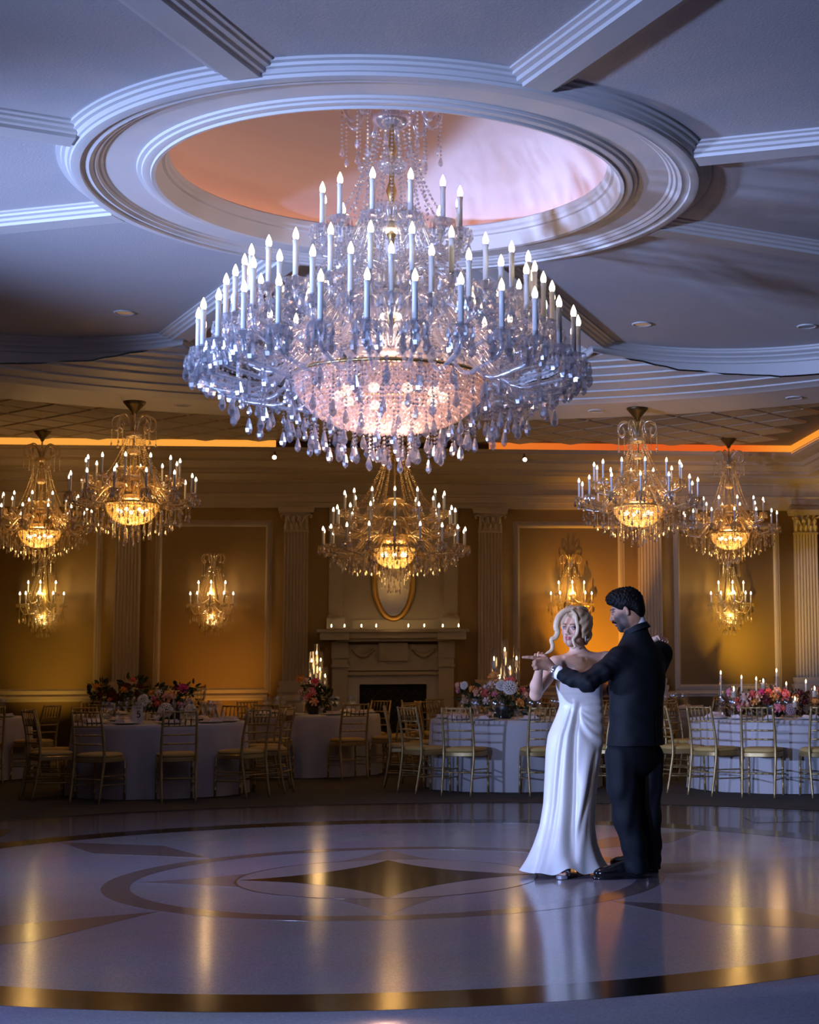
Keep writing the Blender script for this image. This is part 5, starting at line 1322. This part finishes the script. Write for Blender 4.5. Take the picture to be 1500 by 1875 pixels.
def ghair(p):
    q = (p - gh) @ RGH / gs
    d = ell(q, (0, -.018, .052), (.081, .100, .088))
    d = su(d, ell(q, (0, .045, .092), (.062, .052, .042)), .04)
    d = su(d, ell(q, (0, -.075, .0), (.066, .040, .070)), .03)
    r = np.sin(q[:, 0] * 150 + 2 * np.sin(q[:, 1] * 90)) * np.sin(q[:, 1] * 140 + q[:, 2] * 60) * np.sin(q[:, 2] * 150 + q[:, 0] * 40)
    d = d + .0055 * r * np.clip((q[:, 2] - .02) / .05, 0, 1)
    face = ell(q, (0, .105, -.040), (.10, .105, .105)); d = ss(d, face, .008)
    low = q[:, 2] + .072 - .35 * np.clip(-.02 - q[:, 1], -.1, .1) * 0; d = np.maximum(d, -(q[:, 2] + .07))
    ear = ell(q, (-.083, -.006, -.012), (.026, .024, .036)); d = ss(d, ear, .006); d = ss(d, ell(q, (.083, -.006, -.012), (.026, .024, .036)), .006)
    return d * gs
me, V = isosurf('hair', ghair, gh - .18, gh + .18, .0035); obj('hair', me, GHAIR, groom)
mt = MB().tube([tuple(gh + RGH @ (np.array(q) * gs)) for q in ((-.031, .078, -.056), (-.020, .091, -.046), (0, .099, -.0415), (.020, .091, -.046), (.031, .078, -.056))], [.003, .0065, .0068, .0065, .003], 8)
obj('moustache', mt, GHAIR, groom)
def chin(p):
    q = (p - gh) @ RGH / gs
    d = su(ell(q, (0, .057, -.094), (.0285, .0255, .0245)), su(ell(q, (-.041, .024, -.076), (.0215, .038, .024)), ell(q, (.041, .024, -.076), (.0215, .038, .024)), .03), .03)
    d = ss(d, ell(q, (0, .095, -.060), (.028, .03, .014)), .006)
    return d + .0012 * np.sin(q[:, 0] * 500) * np.sin(q[:, 2] * 480)
me, V = isosurf('beard', chin, gh - .16, gh + .16, .004); obj('beard', me, mat('black_stubble', (.018, .013, .012), .6, bump=.8, bscale=300), groom)
SUIT = mat('midnight_suit_wool', (.0020, .0036, .0065), .7, bump=.2, bscale=260, spec=.25)
hem = .822
fold_r = np.random.RandomState(4)
def wrinkle(p, amp, f):
    return amp * (np.sin(p[:, 0] * f + 1.7 * np.sin(p[:, 2] * f * .5)) * np.sin(p[:, 2] * f * .8 + p[:, 1] * f * .7))
def jacket(p):
    d = ell(p, shc + V3(0, 0, -.135), (.225, .155, .20), RG)
    d = su(d, cone(p, sL + V3(.03, .03, .005), sR + V3(-.03, -.03, .005), .066, .066), .06)
    d = su(d, cone(p, shc + V3(0, 0, -.02), nkc + V3(.006, 0, -.012), .10, .072), .08)
    d = su(d, ell(p, wst + V3(.005, 0, -.01), (.200, .150, .24), RG), .10)
    d = su(d, ell(p, pel + V3(.012, 0, -.14), (.240, .180, .30), RG), .10)
    dv = np.abs((p - pel) @ RG[:, 0]); back = -((p - pel) @ RG[:, 1])
    d = ss(d, np.maximum(np.maximum(np.abs((p - pel) @ RG[:, 0] - .0) - .003, (p[:, 2] - (hem + .20))), -back + .06), .006)      # centre vent
    arm = chain(p, [sL, sL * .5 + eL * .5 + V3(0, 0, -.006), eL, eL * .45 + wL * .55 + V3(0, 0, -.006), wL * .90 + eL * .10], [.068, .060, .056, .050, .043], .025)
    arm += wrinkle(p, .0045, 75) * np.clip(np.sqrt(((p - sL) ** 2).sum(1)) / .2, 0, 1)
    u = (wL - eL) / np.linalg.norm(wL - eL); arm = np.maximum(arm, (p - (wL - u * .022)) @ u)
    d = su(d, arm, .045)
    arm2 = chain(p, [sR, eR, wR + V3(.04, -.02, 0)], [.070, .060, .048], .025); d = su(d, arm2, .045)
    d += wrinkle(p, .0022, 38)
    d = np.maximum(d, hem - p[:, 2])
    neck = cone(p, gh + RGH @ V3(0, -.032, -.04), nkc + V3(0, 0, -.03), .064, .068); d = ss(d, neck, .008)
    return d
me, V = isosurf('jacket', jacket, (-.62, -.40, .78), (.36, .66, 1.62), .0055); jk = obj('jacket', me, SUIT, groom)
def collar(p):
    c0 = nkc + V3(.0, .0, .004); q = (p - c0) @ frame_of((-.80, .50, -.34), (-.36, .1, 1))
    r = np.sqrt(q[:, 0] ** 2 + q[:, 1] ** 2 * 1.0); a = np.abs(r - (.073 - .30 * q[:, 2])) - .006
    return np.maximum(a, np.abs(q[:, 2] + .016) - .020)
SHIRT = mat('white_shirt_cotton', (.82, .82, .84), .6)
def shirtc(p):
    c0 = nkc + V3(-.004, .0, .029); q = (p - c0) @ frame_of((-.80, .50, -.34), (-.36, .1, 1))
    r = np.sqrt(q[:, 0] ** 2 + q[:, 1] ** 2); a = np.abs(r - .066) - .0035
    return np.maximum(a, np.abs(q[:, 2] + .012) - .024)
me, V = isosurf('shirt_collar', shirtc, nkc - .15, nkc + .15, .003); obj('shirt_collar', me, SHIRT, groom)
me, V = isosurf('jacket_collar', collar, nkc - .16, nkc + .16, .0035); obj('jacket_collar', me, SUIT, jk)
def trousers(p):
    d = ell(p, pel + V3(0, 0, -.05), (.175, .125, .15), RG)
    for k, P in enumerate((((1137, 1385), (1140, 1440), (1146, 1495), (1160, 1545), (1166, 1594)), ((1188, 1385), (1186, 1440), (1186, 1495), (1188, 1545), (1190, 1588)))):
        yy = (-.06, .09)[k]; pts = [L(W(*q, GY + yy)) for q in P]
        leg = chain(p, pts, [.098, .090, .080, .074, .070], .03)
        leg += .0030 * np.sin(p[:, 0] * 62 + p[:, 1] * 40 + 2.5 * np.sin(p[:, 2] * 7)) + .0035 * np.sin(p[:, 2] * 75 + p[:, 0] * 45) * np.clip((.26 - p[:, 2]) / .2, 0, 1)
        d = su(d, leg, .03) if k == 0 else su(d, leg, .015)
    return np.maximum(d, .055 - p[:, 2])
me, V = isosurf('trousers', trousers, (-.34, -.30, .04), (.34, .40, 1.0), .0055); obj('trousers', me, SUIT, groom)
# cuff, watch, shoes
u = (wL - eL) / np.linalg.norm(wL - eL); FW = frame_of(u)
def ringo(name, c, r0, r1, wd, m, parent, n=20):
    prof = [(r0, -wd / 2), (r1, -wd / 2), (r1 * 1.03, 0), (r1, wd / 2), (r0, wd / 2), (r0, -wd / 2)]; v = []; f = []
    for r, z in prof:
        for i in range(n): v.append(tuple(c + (FW[:, 0] * math.cos(2 * PI * i / n) + FW[:, 2] * math.sin(2 * PI * i / n)) * r + u * z))
    f = [(k * n + i, k * n + (i + 1) % n, (k + 1) * n + (i + 1) % n, (k + 1) * n + i) for k in range(len(prof) - 1) for i in range(n)]
    return obj(name, MB().add(v, f), m, parent)
ringo('shirt_cuff', wL - u * .022, .034, .0425, .040, SHIRT, groom)
STEEL = mat('watch_steel', (.75, .74, .76), .2, 1.0)
wt = ringo('wristwatch', wL + u * .018, .0305, .0355, .018, STEEL, groom)
wc = wL + u * .018 + (-FW[:, 1] * 0 + V3(.0, -.030, .018))
nrm = V3(.1, -.85, .5); nrm /= np.linalg.norm(nrm); FF = frame_of(nrm); n = 20; v = []
for r, z in ((.0, .006), (.016, .006), (.021, .004), (.022, -.006)):
    for i in range(n): v.append(tuple(wc + (FF[:, 0] * math.cos(2 * PI * i / n) + FF[:, 2] * math.sin(2 * PI * i / n)) * r + nrm * z))
obj('watch_face', MB().add(v, [(k * n + i, k * n + (i + 1) % n, (k + 1) * n + (i + 1) % n, (k + 1) * n + i) for k in range(3) for i in range(n)]), STEEL, wt)
LEATH = mat('black_patent_leather', (.006, .006, .007), .12, spec=.7)
def shoe_mesh(hx, tx):
    """oxford from heel point hx to toe point tx"""
    a = L(hx); b = L(tx); a[2] = b[2] = 0; d_ = b - a; Ln = np.linalg.norm(d_); d_ /= Ln; s_ = V3(-d_[1], d_[0], 0); R_ = np.stack([s_, d_, V3(0, 0, 1)], 1)
    def f(p):
        q = (p - a) @ R_ / (Ln / .30)
        d = ell(q, (0, .215, .034), (.046, .082, .036)); d = su(d, ell(q, (.004, .10, .05), (.036, .10, .048)), .04); d = su(d, ell(q, (0, .045, .055), (.036, .048, .056)), .03)
        d = su(d, cone(q, (0, .055, .06), (0, .05, .11), .040, .042), .03)
        lace = cone(q, (0, .10, .098), (0, .155, .072), .014, .012); d = su(d, lace, .01)
        d = np.maximum(d, .012 - q[:, 2])
        def oval(x, y, rx, ry, cx, cy): return (np.sqrt(((x - cx) / rx) ** 2 + ((y - cy) / ry) ** 2) - 1) * min(rx, ry)
        sole = np.minimum(oval(q[:, 0], q[:, 1], .047, .10, 0, .205), oval(q[:, 0], q[:, 1], .036, .075, 0, .07)); sole = np.maximum(sole, np.abs(q[:, 2] - .008) - .007)
        heel = np.maximum(np.maximum(oval(q[:, 0], q[:, 1], .036, .042, 0, .04), np.abs(q[:, 2] - .012) - .011), 0 * q[:, 0] - 1)
        d = np.minimum(np.minimum(d, sole), heel)
        return d * (Ln / .30)
    lo = np.minimum(a, b) - V3(.09, .09, .01); hi = np.maximum(a, b) + V3(.09, .09, .17)
    return isosurf('shoe', f, lo, hi, .004)[0]
def fl(x, y):
    d = _r2 * ((x - PPX) / F_PX) - _u2 * ((y - 937.5) / F_PX) + _f; t = -H_CAM / d.z; return np.array((d.x * t, d.y * t, 0.))
sh1 = obj('shoe', shoe_mesh(fl(1182, 1608), fl(1086, 1610)), LEATH, groom)
sh2 = obj('shoe', shoe_mesh(fl(1204, 1597), fl(1118, 1590)), LEATH, groom)
def lace_pts(h, t, k):
    a = L(h); b = L(t); a[2] = b[2] = 0; d_ = (b - a); Ln = np.linalg.norm(d_); d_ /= Ln; s_ = V3(-d_[1], d_[0], 0)
    return [tuple(a + d_ * (.115 + k * .016) + s_ * x + V3(0, 0, .105 - k * .011 + .006 * (1 - abs(x) / .02))) for x in (-.022, -.01, .01, .022)]
for k in range(3): obj('shoelace', MB().tube(lace_pts(fl(1182, 1608), fl(1086, 1610), k), .0025, 5), LEATH, sh1)
